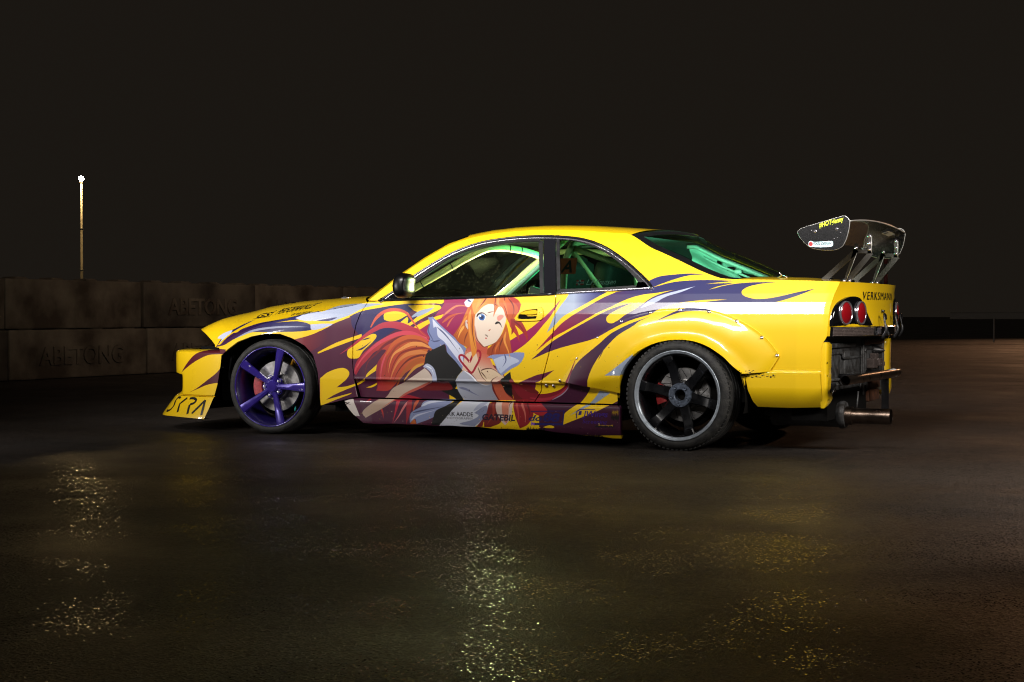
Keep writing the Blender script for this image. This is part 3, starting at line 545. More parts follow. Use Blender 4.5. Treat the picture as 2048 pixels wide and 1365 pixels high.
def print_text(body, x, z, width, height, color, shear=0., weight=0., spacing=1., slope=0.):
    vs, ts = text_tris(body, shear, weight, spacing)
    sx = width/vs[:, 0].max(); sy = height/vs[:, 1].max()
    P = np.stack([x+vs[:, 0]*sx, z+vs[:, 1]*sy+slope*vs[:, 0]*sx], 1)*1000; Q = to_px(P)
    for t in ts: fill(Q[list(t)], color)
for e in LIVERY:
    if e[0] == 'p': fill(to_px(closed(e[2])), e[1], (e[3], e[4]) if len(e) > 3 else None)
    elif e[0] == 'r': fill(to_px(ribbon(e[2], e[3])), e[1])
    else:
        q = [p[:2] for p in e[2]]; s = len(q) > 6
        fill(to_px(ribbon(q[:3] if False else q, e[3], False)), e[1])
NAVY = (34, 30, 104)
print_text('ERIK AADDE', -1.500, .152, .188, .024, (14, 13, 16), weight=.012)
print_text('PHOTOGRAPHY', -1.502, .132, .190, .013, (70, 70, 74), spacing=1.15)
print_text('GATEBIL', -1.250, .134, .218, .036, (20, 18, 44), shear=.15, weight=.03)
print_text('do', -.944, .138, .088, .034, NAVY, shear=.3, weight=.02); print_text('88', -.850, .138, .110, .050, NAVY, shear=.2, weight=.04)
for q in ([(-930, 195), (-713, 204), (-713, 199), (-930, 190)], [(-719, 204), (-711, 204), (-722, 118), (-730, 118)], [(-905, 125), (-722, 128), (-722, 117), (-905, 113)]): fill(to_px(q), NAVY)
print_text('JWings', -.600, .172, .160, .034, (66, 38, 140), shear=.25, weight=.02); print_text('Screening', -.600, .133, .155, .022, (66, 38, 140), shear=.2, weight=.01)
for q in ([(-640, 160), (-634, 160), (-630, 200), (-612, 210), (-520, 212), (-520, 216), (-616, 215), (-636, 203)], [(-626, 180), (-606, 182), (-602, 204), (-618, 203)]): fill(to_px(q), (50, 34, 120))
# bonnet lettering
print_text('GS', -2.968, .737, .125, .032, (14, 13, 13), shear=.1, weight=.03, slope=.09); print_text('PERFORMANCE', -2.806, .761, .270, .040, (14, 13, 13), shear=-.35, weight=.03, slope=.154)
print_text('GS BILDELER', -2.624, .755, .152, .014, (14, 13, 13), shear=.1, weight=.03, slope=.11)
for q in ([(-2985, 731), (-2822, 747), (-2822, 750), (-2985, 734)], [(-2832, 748), (-2826, 748), (-2842, 790), (-2848, 790)]): fill(to_px(q), (14, 13, 13))
# stone chips and torn vinyl along the sill and arches
for _ in range(620):
    x = rng.uniform(-2.1, -.36); z = rng.uniform(.06, .20) if rng.random() < .6 else rng.uniform(.26, .6)
    r = rng.uniform(.5, 1.7) if rng.random() < .9 else rng.uniform(2, 4)
    a = np.linspace(0, 6.28, 7)[:-1]; q = np.stack([x*1000+np.cos(a)*r*rng.uniform(.6, 1.4, 6), z*1000+np.sin(a)*r*rng.uniform(.6, 1.4, 6)], 1)
    fill(to_px(q), [(40, 26, 22), (120, 96, 30), (200, 180, 150), (20, 18, 16)][rng.integers(4)])
def torn(x0, x1, z, amp, colr, n=40):
    xs = np.linspace(x0, x1, n); up = z+np.abs(rng.normal(0, amp, n)); dn = z-np.abs(rng.normal(0, amp, n))
    fill(to_px(np.concatenate([np.stack([xs, up], 1), np.stack([xs, dn], 1)[::-1]])), colr)
torn(-520, -400, 118, 5, (30, 24, 20)); torn(-500, -410, 124, 3, (180, 150, 40)); torn(-960, -840, 84, 9, (22, 18, 16)); torn(-420, -372, 170, 16, (26, 20, 18)); torn(-415, -375, 200, 12, (150, 120, 26)); torn(-930, -905, 120, 8, (120, 70, 200), 14)
torn(-700, -480, 62, 4, (40, 20, 24))
for _ in range(160):
    x = rng.uniform(.32, .56)*1000; z = rng.uniform(415, 470); r = rng.uniform(1, 4); a = np.linspace(0, 6.28, 6)[:-1]
    if z < 452+rng.normal(0, 6)-abs(x-400)*.15: fill(to_px(np.stack([x+np.cos(a)*r*1.6, z+np.sin(a)*r*.7], 1)), (26, 24, 20))
img **= 1.10
wrap = bpy.data.images.new('vinyl_wrap', IW, IH, alpha=False)
px = np.ones((IH, IW, 4), np.float32); px[..., :3] = img; wrap.pixels.foreach_set(px.ravel()); wrap.pack()
def paint(name, image=None, rgb=(236, 194, 8)):
    m = mat(name, rgb, .42, coat=1.); nt = m.node_tree; b = nt.nodes['Principled BSDF']
    b.inputs['Coat Roughness'].default_value = .045
    if image:
        t = nt.nodes.new('ShaderNodeTexImage'); t.image = image; t.interpolation = 'Linear'; t.extension = 'EXTEND'
        src = t.outputs['Color']
    else:
        c_ = nt.nodes.new('ShaderNodeRGB'); c_.outputs[0].default_value = (*lin(rgb), 1); src = c_.outputs[0]
    ge = nt.nodes.new('ShaderNodeNewGeometry'); mx = nt.nodes.new('ShaderNodeMix'); mx.data_type = 'RGBA'   # inner side of the sheet is near black
    nt.links.new(ge.outputs['Backfacing'], mx.inputs[0]); nt.links.new(src, mx.inputs[6]); mx.inputs[7].default_value = (.012, .012, .012, 1)
    nt.links.new(mx.outputs[2], b.inputs['Base Color'])
    tc = nt.nodes.new('ShaderNodeTexCoord')               # faint orange peel and road film
    n = nt.nodes.new('ShaderNodeTexNoise'); n.inputs['Scale'].default_value = 420; n.inputs['Detail'].default_value = 2
    nt.links.new(tc.outputs['Object'], n.inputs['Vector'])
    bp = nt.nodes.new('ShaderNodeBump'); bp.inputs['Strength'].default_value = .05; bp.inputs['Distance'].default_value = .001
    nt.links.new(n.outputs['Fac'], bp.inputs['Height']); nt.links.new(bp.outputs['Normal'], b.inputs['Coat Normal'])
    n2 = nt.nodes.new('ShaderNodeTexNoise'); n2.inputs['Scale'].default_value = 6; n2.inputs['Detail'].default_value = 9
    nt.links.new(tc.outputs['Object'], n2.inputs['Vector'])
    mr = nt.nodes.new('ShaderNodeMapRange'); mr.inputs[1].default_value = .35; mr.inputs[2].default_value = .75; mr.inputs[3].default_value = .02; mr.inputs[4].default_value = .09
    nt.links.new(n2.outputs['Fac'], mr.inputs[0]); nt.links.new(mr.outputs[0], b.inputs['Coat Roughness'])
    return m
M['wrap'] = paint('wrapped_paint', wrap); M['yellow'] = paint('yellow_paint')
# ------------------------------------------------------------------ the car
car = empty('drift_car')
tag(car, 'low yellow drift car with purple flames and an illustrated woman along its side', 'car')
def mirror_of(o, parent=None, name=None):
    """far-side twin: mesh mirrored across the centre line"""
    me = o.data.copy(); bm = bmesh.new(); bm.from_mesh(me)
    for v in bm.verts: v.co.y = 2*YC-v.co.y
    bmesh.ops.reverse_faces(bm, faces=bm.faces); bm.to_mesh(me); bm.free()
    n = bpy.data.objects.new(name or o.name.split('.')[0], me); col.objects.link(n); n.parent = parent or o.parent; return n
def frange(a, b, step, extra=()):
    n = max(2, int(round((b-a)/step))+1); return sorted(set([round(v, 4) for v in np.linspace(a, b, n)]+list(extra)))
DOORF = [(.24, -2.120), (.248, -2.122), (.325, -2.14), (.45, -2.156), (.605, -2.153), (.699, -2.134), (.776, -2.105), (.848, -2.065)]
DOORR = [(.24, -.93), (.27, -.906), (.306, -.879), (.424, -.846), (.527, -.817), (.615, -.795), (.732, -.779), (.80, -.785), (.879, -.792)]
BELT = [(-2.1, .846), (-1.976, .850), (-1.737, .856), (-1.289, .866), (-.831, .882), (-.518, .898), (-.19, .914)]
FARCH = [(-3.26, .56), (-3.15, .545), (-3.138, .494), (-3.084, .534), (-2.998, .587), (-2.884, .623), (-2.778, .640), (-2.665, .640), (-2.573, .612), (-2.483, .566), (-2.421, .503), (-2.395, .40), (-2.386, .274), (-2.380, .192), (-2.16, .245), (-2.1, .255)]
GAP = .0035
# --- front wings, doors, quarters, skirts: near side and far side
side = {}
for mir in (False, True):
    k = 'r' if mir else 'l'
    side['wing'+k] = skin('front_wing', frange(-3.2, -2.13, .02, [-3.138, -3.145, -2.395, -2.386, -2.380]), lambda x: min(ip(x, FARCH), ip(x, SEAM)-.002), lambda x: ip(x, SEAM)-.002, M['wrap'], car,
        left=lambda z: ip(z, [(.45, -3.14), (.55, -3.2), (.7, -3.25)]), right=lambda z: ip(z, DOORF)-GAP, bl=.06, br=.2, mirror=mir)
    side['door'+k] = skin('door', frange(-2.12, -.80, .03), lambda x: .248, lambda x: ip(x, BELT)-.006, M['wrap'], car, f=Ydoor, left=lambda z: ip(z, DOORF)+GAP, right=lambda z: ip(z, DOORR)-GAP, bl=.3, br=.4, mirror=mir)
    def yskirt(x, z): return Y(x, z)-.014+ip(z, [(.04, .03), (.07, .010), (.09, .003), (.215, 0), (.226, .002), (.234, .008), (.240, .016)])+max(0, (-2.02-x)/.2)*.02
    side['skirt'+k] = skin('side_skirt', frange(-2.2, -.365, .03), lambda x: ip(x, [(-2.2, .088), (-1.47, .091), (-.807, .080), (-.365, .044)])+.004*math.sin(x*23)*math.sin(x*9), lambda x: .240, M['wrap'], car, f=yskirt,
        left=lambda z: ip(z, [(.085, -2.08), (.15, -2.17), (.2, -2.21), (.24, -2.225)]), bl=.2, mirror=mir, lip=.03)
    RG = [(-.402, 1.231), (-.266, 1.156), (-.098, 1.086), (.065, 1.014), (.15, .982), (.200, .967), (.278, .960), (.5, .956), (.7, .950), (.861, .943)]
    XT = [(.25, .792), (.299, .790), (.449, .782), (.599, .786), (.632, .812), (.707, .819), (.803, .825), (.871, .839), (.943, .861)]
    def qlow(x):
        if x < -.374: return .248
        if x < .374: return .30+.335*math.sqrt(max(0, 1-(x/.374)**2))
        return ip(x, [(.374, .42), (.395, .319), (.422, .252), (.617, .249), (.822, .258)])
    def yq(x, z):
        y = Ydoor(x, z)
        if x > .3:
            if z < .447: y -= .011
            elif z < .452: y -= .011*(.452-z)/.005
            if z < .36: y += .045*((.36-z)/.11)**2
        return y
    ZL_keep = ZL[:]; ZL[:] = sorted(set(ZL+[.444, .447, .4495, .452, .456, .345, .31, .29, .27]))
    side['quarter'+k] = skin('rear_quarter', frange(-.79, .83, .02, [-.2005, -.2, -.374, .374, .37, -.37, .36, -.36]), qlow, lambda x: ip(x, BELT)-.006 if x < -.2001 else ip(x, RG), M['wrap'], car, f=yq,
        left=lambda z: ip(z, DOORR)+GAP, right=lambda z: ip(z, XT), bl=.3, br=.2, mirror=mir)
    ZL[:] = ZL_keep
    # roof rail with screen pillar and sail panel, ruled between the window line and the roof edge
    EDGE = [(-2.065, .850), (-1.885, 1.0), (-1.74, 1.105), (-1.60, 1.187), (-1.48, 1.227), (-1.35, 1.252), (-1.2, 1.267), (-1.05, 1.273), (-.9, 1.272), (-.75, 1.265), (-.6, 1.252), (-.5, 1.242), (-.402, 1.231), (-.266, 1.156), (-.2, 1.128)]
    DLO = [(-1.985, .850), (-1.895, .915), (-1.812, .985), (-1.694, 1.068), (-1.575, 1.138), (-1.451, 1.188), (-1.322, 1.218), (-1.125, 1.237), (-.925, 1.238), (-.723, 1.219), (-.567, 1.174), (-.422, 1.097), (-.294, 1.007), (-.221, .948), (-.2, .908)]
    A = smooth_path(DLO, 5); B = smooth_path(EDGE, 5); V = []; N = []; F = []; nw = 7
    for a, b in zip(A, B):
        for j in range(nw):
            p = a+(b-a)*j/(nw-1); V.append((p[0], Y(*p), p[1])); N.append(nrm(Y, *p))
    for i in range(len(A)-1):
        for j in range(nw-1): F.append([i*nw+j, (i+1)*nw+j, (i+1)*nw+j+1, i*nw+j+1])
    side['rail'+k] = sheet('roof_rail', V, N, F, M['wrap'], car, mir, .012)

# --- roof, screens, bonnet, boot lid: lofted from edge to edge
def loft(name, E, cen, m, parent, ny=28, p=6., w0=0., w1=1., r0=0., r1=1., uv=False, drop=0., px=2.2):
    """E: left edge (x, z); cen: (bow, rise) at each edge point; mirrored across the centre line"""
    E = [np.array(e) for e in E]; n = len(E); V = []; F = []
    rows = np.linspace(r0*(n-1), r1*(n-1), max(2, int((r1-r0)*(n-1)*4)+1))
    ws = np.array([1-(1-t)**1.7 for t in np.linspace(0, 1, ny//2+1)]); ws = w0+(w1-w0)*ws
    t0 = np.linspace(0, 1, ny//2+1)**1.7; ws = w0+(w1-w0)*t0
    for r in rows:
        i = min(n-2, int(r)); t = r-i
        e = E[i]*(1-t)+E[i+1]*t; bow = cen[i][0]*(1-t)+cen[i+1][0]*t; rise = cen[i][1]*(1-t)+cen[i+1][1]*t
        pp = p if not callable(p) else p(r/(n-1)); pxx = px if not callable(px) else px(r/(n-1))
        ye = Y(e[0], e[1]); L = []
        for w in ws: L.append((e[0]+bow*(1-(1-w)**pxx), ye+(YC-ye)*w, e[1]+rise*(1-(1-w)**pp)-drop))
        R = [(x, 2*YC-y, z) for x, y, z in L[::-1]]
        if abs(ws[-1]-1) < 1e-6: R = R[1:]
        V += L+R
    c = len(V)//len(rows)
    for i in range(len(rows)-1):
        for j in range(c-1):
            if w1 < 1 and j == c//2-1: continue
            F.append((i*c+j, (i+1)*c+j, (i+1)*c+j+1, i*c+j+1))
    if w1 < 1:                                # two separate edge strips, near and far
        h = c//2
        for far in (False, True): o = obj(name, ([V[i*c+j+(h if far else 0)] for i in range(len(rows)) for j in range(h)], [], [(i*h+j, i*h+j+1, (i+1)*h+j+1, (i+1)*h+j)[::-1] for i in range(len(rows)-1) for j in range(h-1)]), m, parent)
        return o
    o = obj(name, (V, [], F), m, parent)
    if uv: flank_uv(o.data)
    return o
E_roof = [(-1.48, 1.227), (-1.35, 1.252), (-1.2, 1.267), (-1.05, 1.273), (-.9, 1.272), (-.75, 1.265), (-.6, 1.252), (-.5, 1.242), (-.402, 1.231)]
loft('roof', E_roof, [(-.13, .046), (-.09, .046), (-.05, .045), (-.02, .044), (0, .042), (.03, .042), (.06, .042), (.09, .042), (.11, .042)], M['yellow'], car, p=5)
E_ws = [(-2.065, .850), (-1.885, 1.0), (-1.74, 1.105), (-1.60, 1.187), (-1.48, 1.227)]; c_ws = [(-.28, .03), (-.24, .036), (-.20, .042), (-.165, .045), (-.13, .046)]
ws_o = loft('windscreen', E_ws, c_ws, M['glass_clear'], car, p=lambda u: 3+2*u, w0=.09, r0=.04, r1=.94)
loft('screen_pillar', E_ws, c_ws, M['yellow'], car, p=lambda u: 3+2*u, w0=0, w1=.09)
E_rw = [(-.402, 1.231), (-.266, 1.156), (-.098, 1.086), (.065, 1.014), (.15, .982), (.200, .967), (.278, .960)]
c_rw = [(.11, .042), (.125, .042), (.14, .040), (.155, .034), (.16, .03), (.165, .026), (.17, .022)]
loft('rear_window', E_rw, c_rw, M['glass_rear'], car, p=3, w0=.10, r0=.05, r1=.93, drop=.003)
loft('rear_window_seal', E_rw, c_rw, M['black'], car, p=3, w0=0, w1=.10)
loft('rear_window_header', E_rw, c_rw, M['black'], car, p=3, r0=0, r1=.05, w0=.1, drop=.001); loft('rear_window_sill', E_rw, c_rw, M['black'], car, p=3, r0=.93, r1=1, w0=.1, drop=.001)
E_bl = [(.283, .9595), (.5, .956), (.7, .950), (.80, .946), (.861, .941)]
boot = loft('boot_lid', E_bl, [(.17, .022), (.14, .018), (.09, .006), (.07, -.003), (.050, -.008)], M['yellow'], car, p=5)
# bonnet
E_b = [(-3.195, .558), (-3.15, .587), (-3.08, .615), (-3.02, .638), (-2.92, .670), (-2.818, .703), (-2.70, .728), (-2.596, .748), (-2.49, .768), (-2.389, .786), (-2.29, .802), (-2.188, .817), (-2.075, .842)]
zc = lambda x: ip(x, [(-3.195, .668), (-3.12, .728), (-3.0, .785), (-2.83, .826), (-2.59, .858), (-2.2, .884), (-2.05, .890)])
bon = loft('bonnet', E_b, [(-.34+.08*i/12, zc(e[0])-e[1]) for i, e in enumerate(E_b)], M['wrap'], car, ny=44, p=lambda u: 3.0+11*max(0, 1-u*3.2)**2, px=lambda u: 2.4+3.5*max(0, 1-u*3), uv=True)
# bonnet pins with lanyard plates
for y in (.52, 1.34):
    bm = bmesh.new()
    lathe_v = lathe(bm, [(.0, -.012), (.010, -.012), (.016, -.004), (.019, 0)], seg=14)
    for v in [v for r in lathe_v for v in r]:
        x, d, z = v.co; v.co = (x-2.50, y+z, .868-d)
    box(bm, (-2.50, y, .872), (.05, .006, .006)); box(bm, (-2.47, y, .874), (.02, .02, .004))
    obj('bonnet_pin', bm, M['chrome'], bon)
# cowl under the screen
bm = bmesh.new(); box(bm, (-2.16, YC, .805), (.34, 1.35, .02)); obj('cowl_panel', bm, M['void'], car)

# --- wide arch flares, bolted on
INN = [(-.352, .312), (-.347, .365), (-.318, .456), (-.248, .539), (-.170, .586), (-.083, .614), (.005, .622), (.089, .615), (.173, .588), (.259, .535), (.322, .475), (.372, .437)]
OUT = [(-.757, .379), (-.700, .452), (-.640, .524), (-.516, .640), (-.370, .733), (-.198, .784), (-.015, .798), (.161, .790), (.332, .734), (.474, .646), (.566, .542), (.509, .448)]
ia = np.array(smooth_path(INN, 6)); oa = np.array(smooth_path(OUT[:-1], 6)); oa = np.concatenate([oa, [[.545, .505], [.528, .478], OUT[-1]]])
def resample(P, n):
    d = np.r_[0, np.cumsum(np.hypot(*np.diff(P, axis=0).T))]; t = np.linspace(0, d[-1], n); return np.stack([np.interp(t, d, P[:, 0]), np.interp(t, d, P[:, 1])], 1)
NF = 66; ia = resample(ia, NF); oa = resample(oa, NF)
def flare(mir):
    V = []; F = []; ts = [0, .05, .07, .12, .18, .25, .32, .4, .48, .56, .64, .72, .8, .87, .92, .96, .985, 1.0]; n = len(ts)
    for a, b in zip(oa, ia):
        yo = Y(a[0], a[1])-.012
        for t in ts:
            p = a+(b-a)*t; u = max(0, (t-.06)/.94)
            rear = max(0, (p[0]-.30)/.25)
            y = yo-(.024*(1-(1-min(1, u/.55))**2)+.014*u)*(1-.6*min(1, rear))-.030*max(0, (u-.74)/.26)**1.6*(1-min(1, rear))
            zl = ip(p[0], [(-.76, .355), (-.70, .362), (-.36, .405)])
            if p[0] < -.3 and p[1] < zl: y += (zl-p[1])/.09*.055*min(1, (p[0]+.76)/.25)
            V.append((p[0], y, p[1]))
        V.append((b[0], .03, b[1]))                          # return into the arch
    n += 1
    for i in range(NF-1):
        for j in range(n-1): F.append((i*n+j, i*n+j+1, (i+1)*n+j+1, (i+1)*n+j))
    # outer flange turned back on to the body
    b0 = len(V)
    for a in oa: V.append((a[0], Y(a[0], a[1])+.004, a[1]))
    for i in range(NF-1): F.append((b0+i, i*n, (i+1)*n, b0+i+1))
    b1 = len(V)                                              # underside of the front foot
    for j in range(n): V.append((V[j][0]+.0, .09, V[j][2]))
    for j in range(n-1): F.append((j+1, j, b1+j, b1+j+1))
    if mir: V = [(x, 2*YC-y, z) for x, y, z in V]; F = [q[::-1] for q in F]
    o = obj('arch_flare', (V, [], F), M['wrap'], car); flank_uv(o.data); autosmooth(o, 50); return o
BOLTS = [(-.738, .380), (-.63, .509), (-.504, .63), (-.361, .722), (-.186, .772), (-.011, .786), (.16, .777), (.322, .724), (.463, .635), (.549, .538)]
bolt_me = None
for mir in (False, True):
    fl = flare(mir)
    for bx, bz in BOLTS:
        if bolt_me is None:
            bm = bmesh.new(); lathe(bm, [(.0, -.007), (.004, -.0065), (.0065, -.004), (.0075, -.001), (.0075, .001), (.012, .002), (.012, .005)], seg=12)
            o = obj('bolt', bm, M['chrome'], fl); bolt_me = o.data
        else:
            o = bpy.data.objects.new('bolt', bolt_me); col.objects.link(o); o.parent = fl
        y = Y(bx, bz)-.013; o.location = (bx, 2*YC-y if mir else y, bz)
        if mir: o.rotation_euler = (0, 0, math.pi)
for sx, sz in ((-.836, .349), (-.790, .348)):
    o = bpy.data.objects.new('bolt', bolt_me); col.objects.link(o); o.parent = side['quarterl']; o.location = (sx, Ydoor(sx, sz)-.002, sz)

# --- glazing and trims of both flanks
def strip_on(name, inner, outer, m, parent, f=Y, off=0., mir=False, lip=.006, n=6, nw=3):
    A = smooth_path(inner, n); B = smooth_path(outer, n); V = []; N = []; F = []
    for a, b in zip(A, B):
        for j in range(nw):
            p = a+(b-a)*j/(nw-1); V.append((p[0], f(*p)+off, p[1])); N.append(nrm(f, *p))
    for i in range(len(A)-1):
        for j in range(nw-1): F.append([i*nw+j, (i+1)*nw+j, (i+1)*nw+j+1, i*nw+j+1])
    return sheet(name, V, N, F, m, parent, mir, lip, False)
GF = [(-1.78, .866), (-1.768, .955), (-1.662, 1.045), (-1.555, 1.115), (-1.442, 1.160), (-1.312, 1.186), (-1.113, 1.203), (-.99, 1.204)]
GFo = [(-1.965, .862), (-1.820, .982), (-1.698, 1.066), (-1.578, 1.136), (-1.453, 1.186), (-1.323, 1.216), (-1.125, 1.235), (-.965, 1.236)]
GQo = [(-.868, 1.235), (-.80, 1.228), (-.723, 1.217), (-.567, 1.172), (-.424, 1.095), (-.296, 1.005), (-.228, .948), (-.215, .922)]
GQ = [(-.855, 1.212), (-.80, 1.208), (-.728, 1.197), (-.585, 1.150), (-.445, 1.072), (-.335, .990), (-.292, .945), (-.298, .930)]
for mir in (False, True):
    dr = side['door'+('r' if mir else 'l')]; qr = side['quarter'+('r' if mir else 'l')]
    ztop = lambda x: ip(x, [(-1.80, .87)]+GF[1:]); zt2 = lambda x: ip(x, GQ)
    skin('door_glass', frange(-1.785, -.88, .03), lambda x: ip(x, BELT)+.004, ztop, M['glass_clear' if mir else 'glass_side'], dr, off=.010, mirror=mir, lip=0, uv=False)
    skin('quarter_glass', frange(-.86, -.29, .03), lambda x: ip(x, BELT)+.018, zt2, M['glass_dark'], qr, off=.006, mirror=mir, lip=0, uv=False)
    strip_on('window_frame', GF, GFo, M['black'], dr, off=.002, mir=mir)
    strip_on('window_frame', [(-.99, 1.204), (-.94, 1.04), (-.893, .868)], [(-.962, 1.204), (-.915, 1.04), (-.868, .868)], M['black'], dr, off=.001, mir=mir)
    strip_on('door_pillar', [(-.962, 1.236), (-.915, 1.06), (-.868, .885)], [(-.885, 1.236), (-.838, 1.06), (-.794, .885)], M['pillar'], dr, off=-.002, mir=mir)
    strip_on('quarter_seal', [(-.882, 1.236), (-.834, 1.06), (-.79, .893)], [(-.855, 1.214), (-.808, 1.05), (-.772, .905)], M['black'], qr, off=.001, mir=mir)
    strip_on('quarter_seal', GQ, GQo, M['black'], qr, off=.002, mir=mir)
    strip_on('quarter_seal', [(-.79, .888), (-.55, .898), (-.29, .910)], [(-.79, .912), (-.55, .918), (-.29, .931)], M['black'], qr, off=.001, mir=mir)
    strip_on('quarter_seal', [(-.300, .908), (-.298, .92), (-.296, .95)], [(-.215, .912), (-.217, .922), (-.228, .948)], M['chrome'], qr, off=-.001, mir=mir)
    # mouldings: rain gutter over the glass, waist strip below it
    D2 = [(-1.985, .850), (-1.895, .915), (-1.812, .985), (-1.694, 1.068), (-1.575, 1.138), (-1.451, 1.188), (-1.322, 1.218), (-1.125, 1.237), (-.925, 1.238), (-.723, 1.219), (-.567, 1.174), (-.422, 1.097), (-.294, 1.007), (-.221, .948), (-.193, .915)]
    pa = smooth_path(D2, 5); r = side['rail'+('r' if mir else 'l')]
    for nm, dz, rad, mm in (('gutter_moulding', -.004, .0075, 'pillar'), ('gutter_bead', -.016, .0045, 'chrome')):
        bm = bmesh.new(); pts = []
        d = np.gradient(np.array(pa), axis=0); nn = np.stack([d[:, 1], -d[:, 0]], 1)/np.hypot(d[:, 0], d[:, 1])[:, None]
        for q, w in zip(pa, nn):
            qq = q+w*(-dz); y = Y(qq[0], qq[1])-.003; pts.append((qq[0], 2*YC-y if mir else y, qq[1]))
        tube(bm, pts, rad, 8); obj(nm, bm, M[mm], r)
    bm = bmesh.new(); pts = [(x, (2*YC-1 if mir else 1)*0+(2*YC-(Y(x, ip(x, BELT))-.003) if mir else Y(x, ip(x, BELT))-.003), ip(x, BELT)) for x in np.linspace(-1.99, -.80, 30)]
    tube(bm, pts, .0085, 8); obj('waist_moulding', bm, M['pillar'], dr)
    bm = bmesh.new(); pts = [(x, (2*YC-(Y(x, ip(x, BELT))-.004) if mir else Y(x, ip(x, BELT))-.004), ip(x, BELT)+.001) for x in np.linspace(-.784, -.195, 20)]
    tube(bm, pts, .0075, 8); obj('waist_moulding', bm, M['chrome'], qr)
    # mirror sail and mirror
    s = -1 if not mir else 1
    sail = strip_on('mirror_sail', [(-1.985, .862), (-1.88, .864), (-1.79, .866)], [(-1.965, .870), (-1.88, .930), (-1.79, 1.005)], M['gloss_black'], dr, off=-.006, mir=mir, lip=.02)
    bm = bmesh.new()
    bmesh.ops.create_uvsphere(bm, u_segments=24, v_segments=16, radius=1)
    for v in bm.verts:
        x, y, z = v.co
        e = lambda t, p: math.copysign(abs(t)**p, t)
        x, y, z = e(x, .6), e(y, .7), e(z, .6)
        wdt = .064*(1 if x < 0 else .62)
        v.co = (-1.742+x*wdt+(.012 if z > 0 else -.008)*z, 0, .938+z*.074*(1-.12*x))
        yy = -.005+y*.082+.02*z*.2; v.co.y = yy if not mir else 2*YC-yy
    if mir: bmesh.ops.reverse_faces(bm, faces=bm.faces)
    mo = obj('door_mirror', bm, M['mirror_black'], dr)
    bm = bmesh.new(); y0 = .075 if not mir else 2*YC-.075; y1 = .15 if not mir else 2*YC-.15
    tube(bm, [(-1.80, y0, .895), (-1.84, y1, .885)], [.028, .03], 12); obj('mirror_foot', bm, M['black'], dr)

def quad(name, m, parent, pts): return obj(name, (pts, [], [tuple(range(len(pts)))]), m, parent, smooth=False)
# door handle: recessed cup with a flap and a lock barrel
DL = side['doorl']
def handle(mir, dr):
    out = closed([(-1.036, .735), (-1.024, .765), (-.985, .795), (-.94, .803), (-.885, .806), (-.862, .797), (-.852, .765), (-.857, .738), (-.885, .727), (-.96, .724), (-1.02, .725)], 4)
    inn = closed([(-1.018, .742), (-1.008, .764), (-.978, .784), (-.94, .791), (-.900, .794), (-.893, .788), (-.893, .765), (-.897, .742), (-.91, .738), (-.96, .736), (-1.01, .737)], 4)
    bm = bmesh.new(); ring = []
    for P, o, s in ((out, -.0008, 1), (out, -.009, .975), (inn, -.009, 1.02), (inn, -.0015, .98)):
        c = P.mean(0); R = []
        for p in P:
            q = c+(p-c)*s; y = Y(q[0], q[1])+o; R.append(bm.verts.new((q[0], 2*YC-y if mir else y, q[1])))
        ring.append(R)
    n = len(out)
    for a, b in zip(ring, ring[1:]):
        for k in range(n): bm.faces.new((a[k], b[k], b[(k+1) % n], a[(k+1) % n]))
    bmesh.ops.recalc_face_normals(bm, faces=bm.faces)
    h = obj('door_handle', bm, M['yellow'], dr); autosmooth(h, 30)
    quad('handle_recess', M['void'], dr, [(p[0], (2*YC-Y(*p)+.0012 if mir else Y(*p)-.0012), p[1]) for p in inn])
    bm = bmesh.new(); f = closed([(-1.000, .765), (-.97, .782), (-.94, .787), (-.9, .789), (-.897, .766)], 3); y = Y(-.95, .77)
    prism(bm, f, (y-.012) if not mir else 2*YC-y+.012, (y-.003) if not mir else 2*YC-y+.003); bmesh.ops.recalc_face_normals(bm, faces=bm.faces); obj('handle_flap', bm, M['yellow'], dr, smooth=False)
    if not mir:
        bm = bmesh.new(); lathe(bm, [(.0, .001), (.006, .0), (.008, -.002), (.011, -.003), (.013, 0)], seg=16)
        o = obj('lock_barrel', bm, M['yellow'], dr); o.location = (-.872, Y(-.872, .768)-.007, .768)
handle(False, side['doorl']); handle(True, side['doorr'])
# dark backing added behind the shut lines so the shaded gaps read black
for T, nm in ((DOORF, 'front_gap_backing'), (DOORR, 'rear_gap_backing')):
    for mir in (False, True):
        strip_on(nm, [(ip(z, T)-.03, z) for z in (.25, .4, .55, .7, .8, .843)], [(ip(z, T)+.03, z) for z in (.25, .4, .55, .7, .8, .843)], M['void'], car, f=Ydoor, off=.016, mir=mir, lip=0)

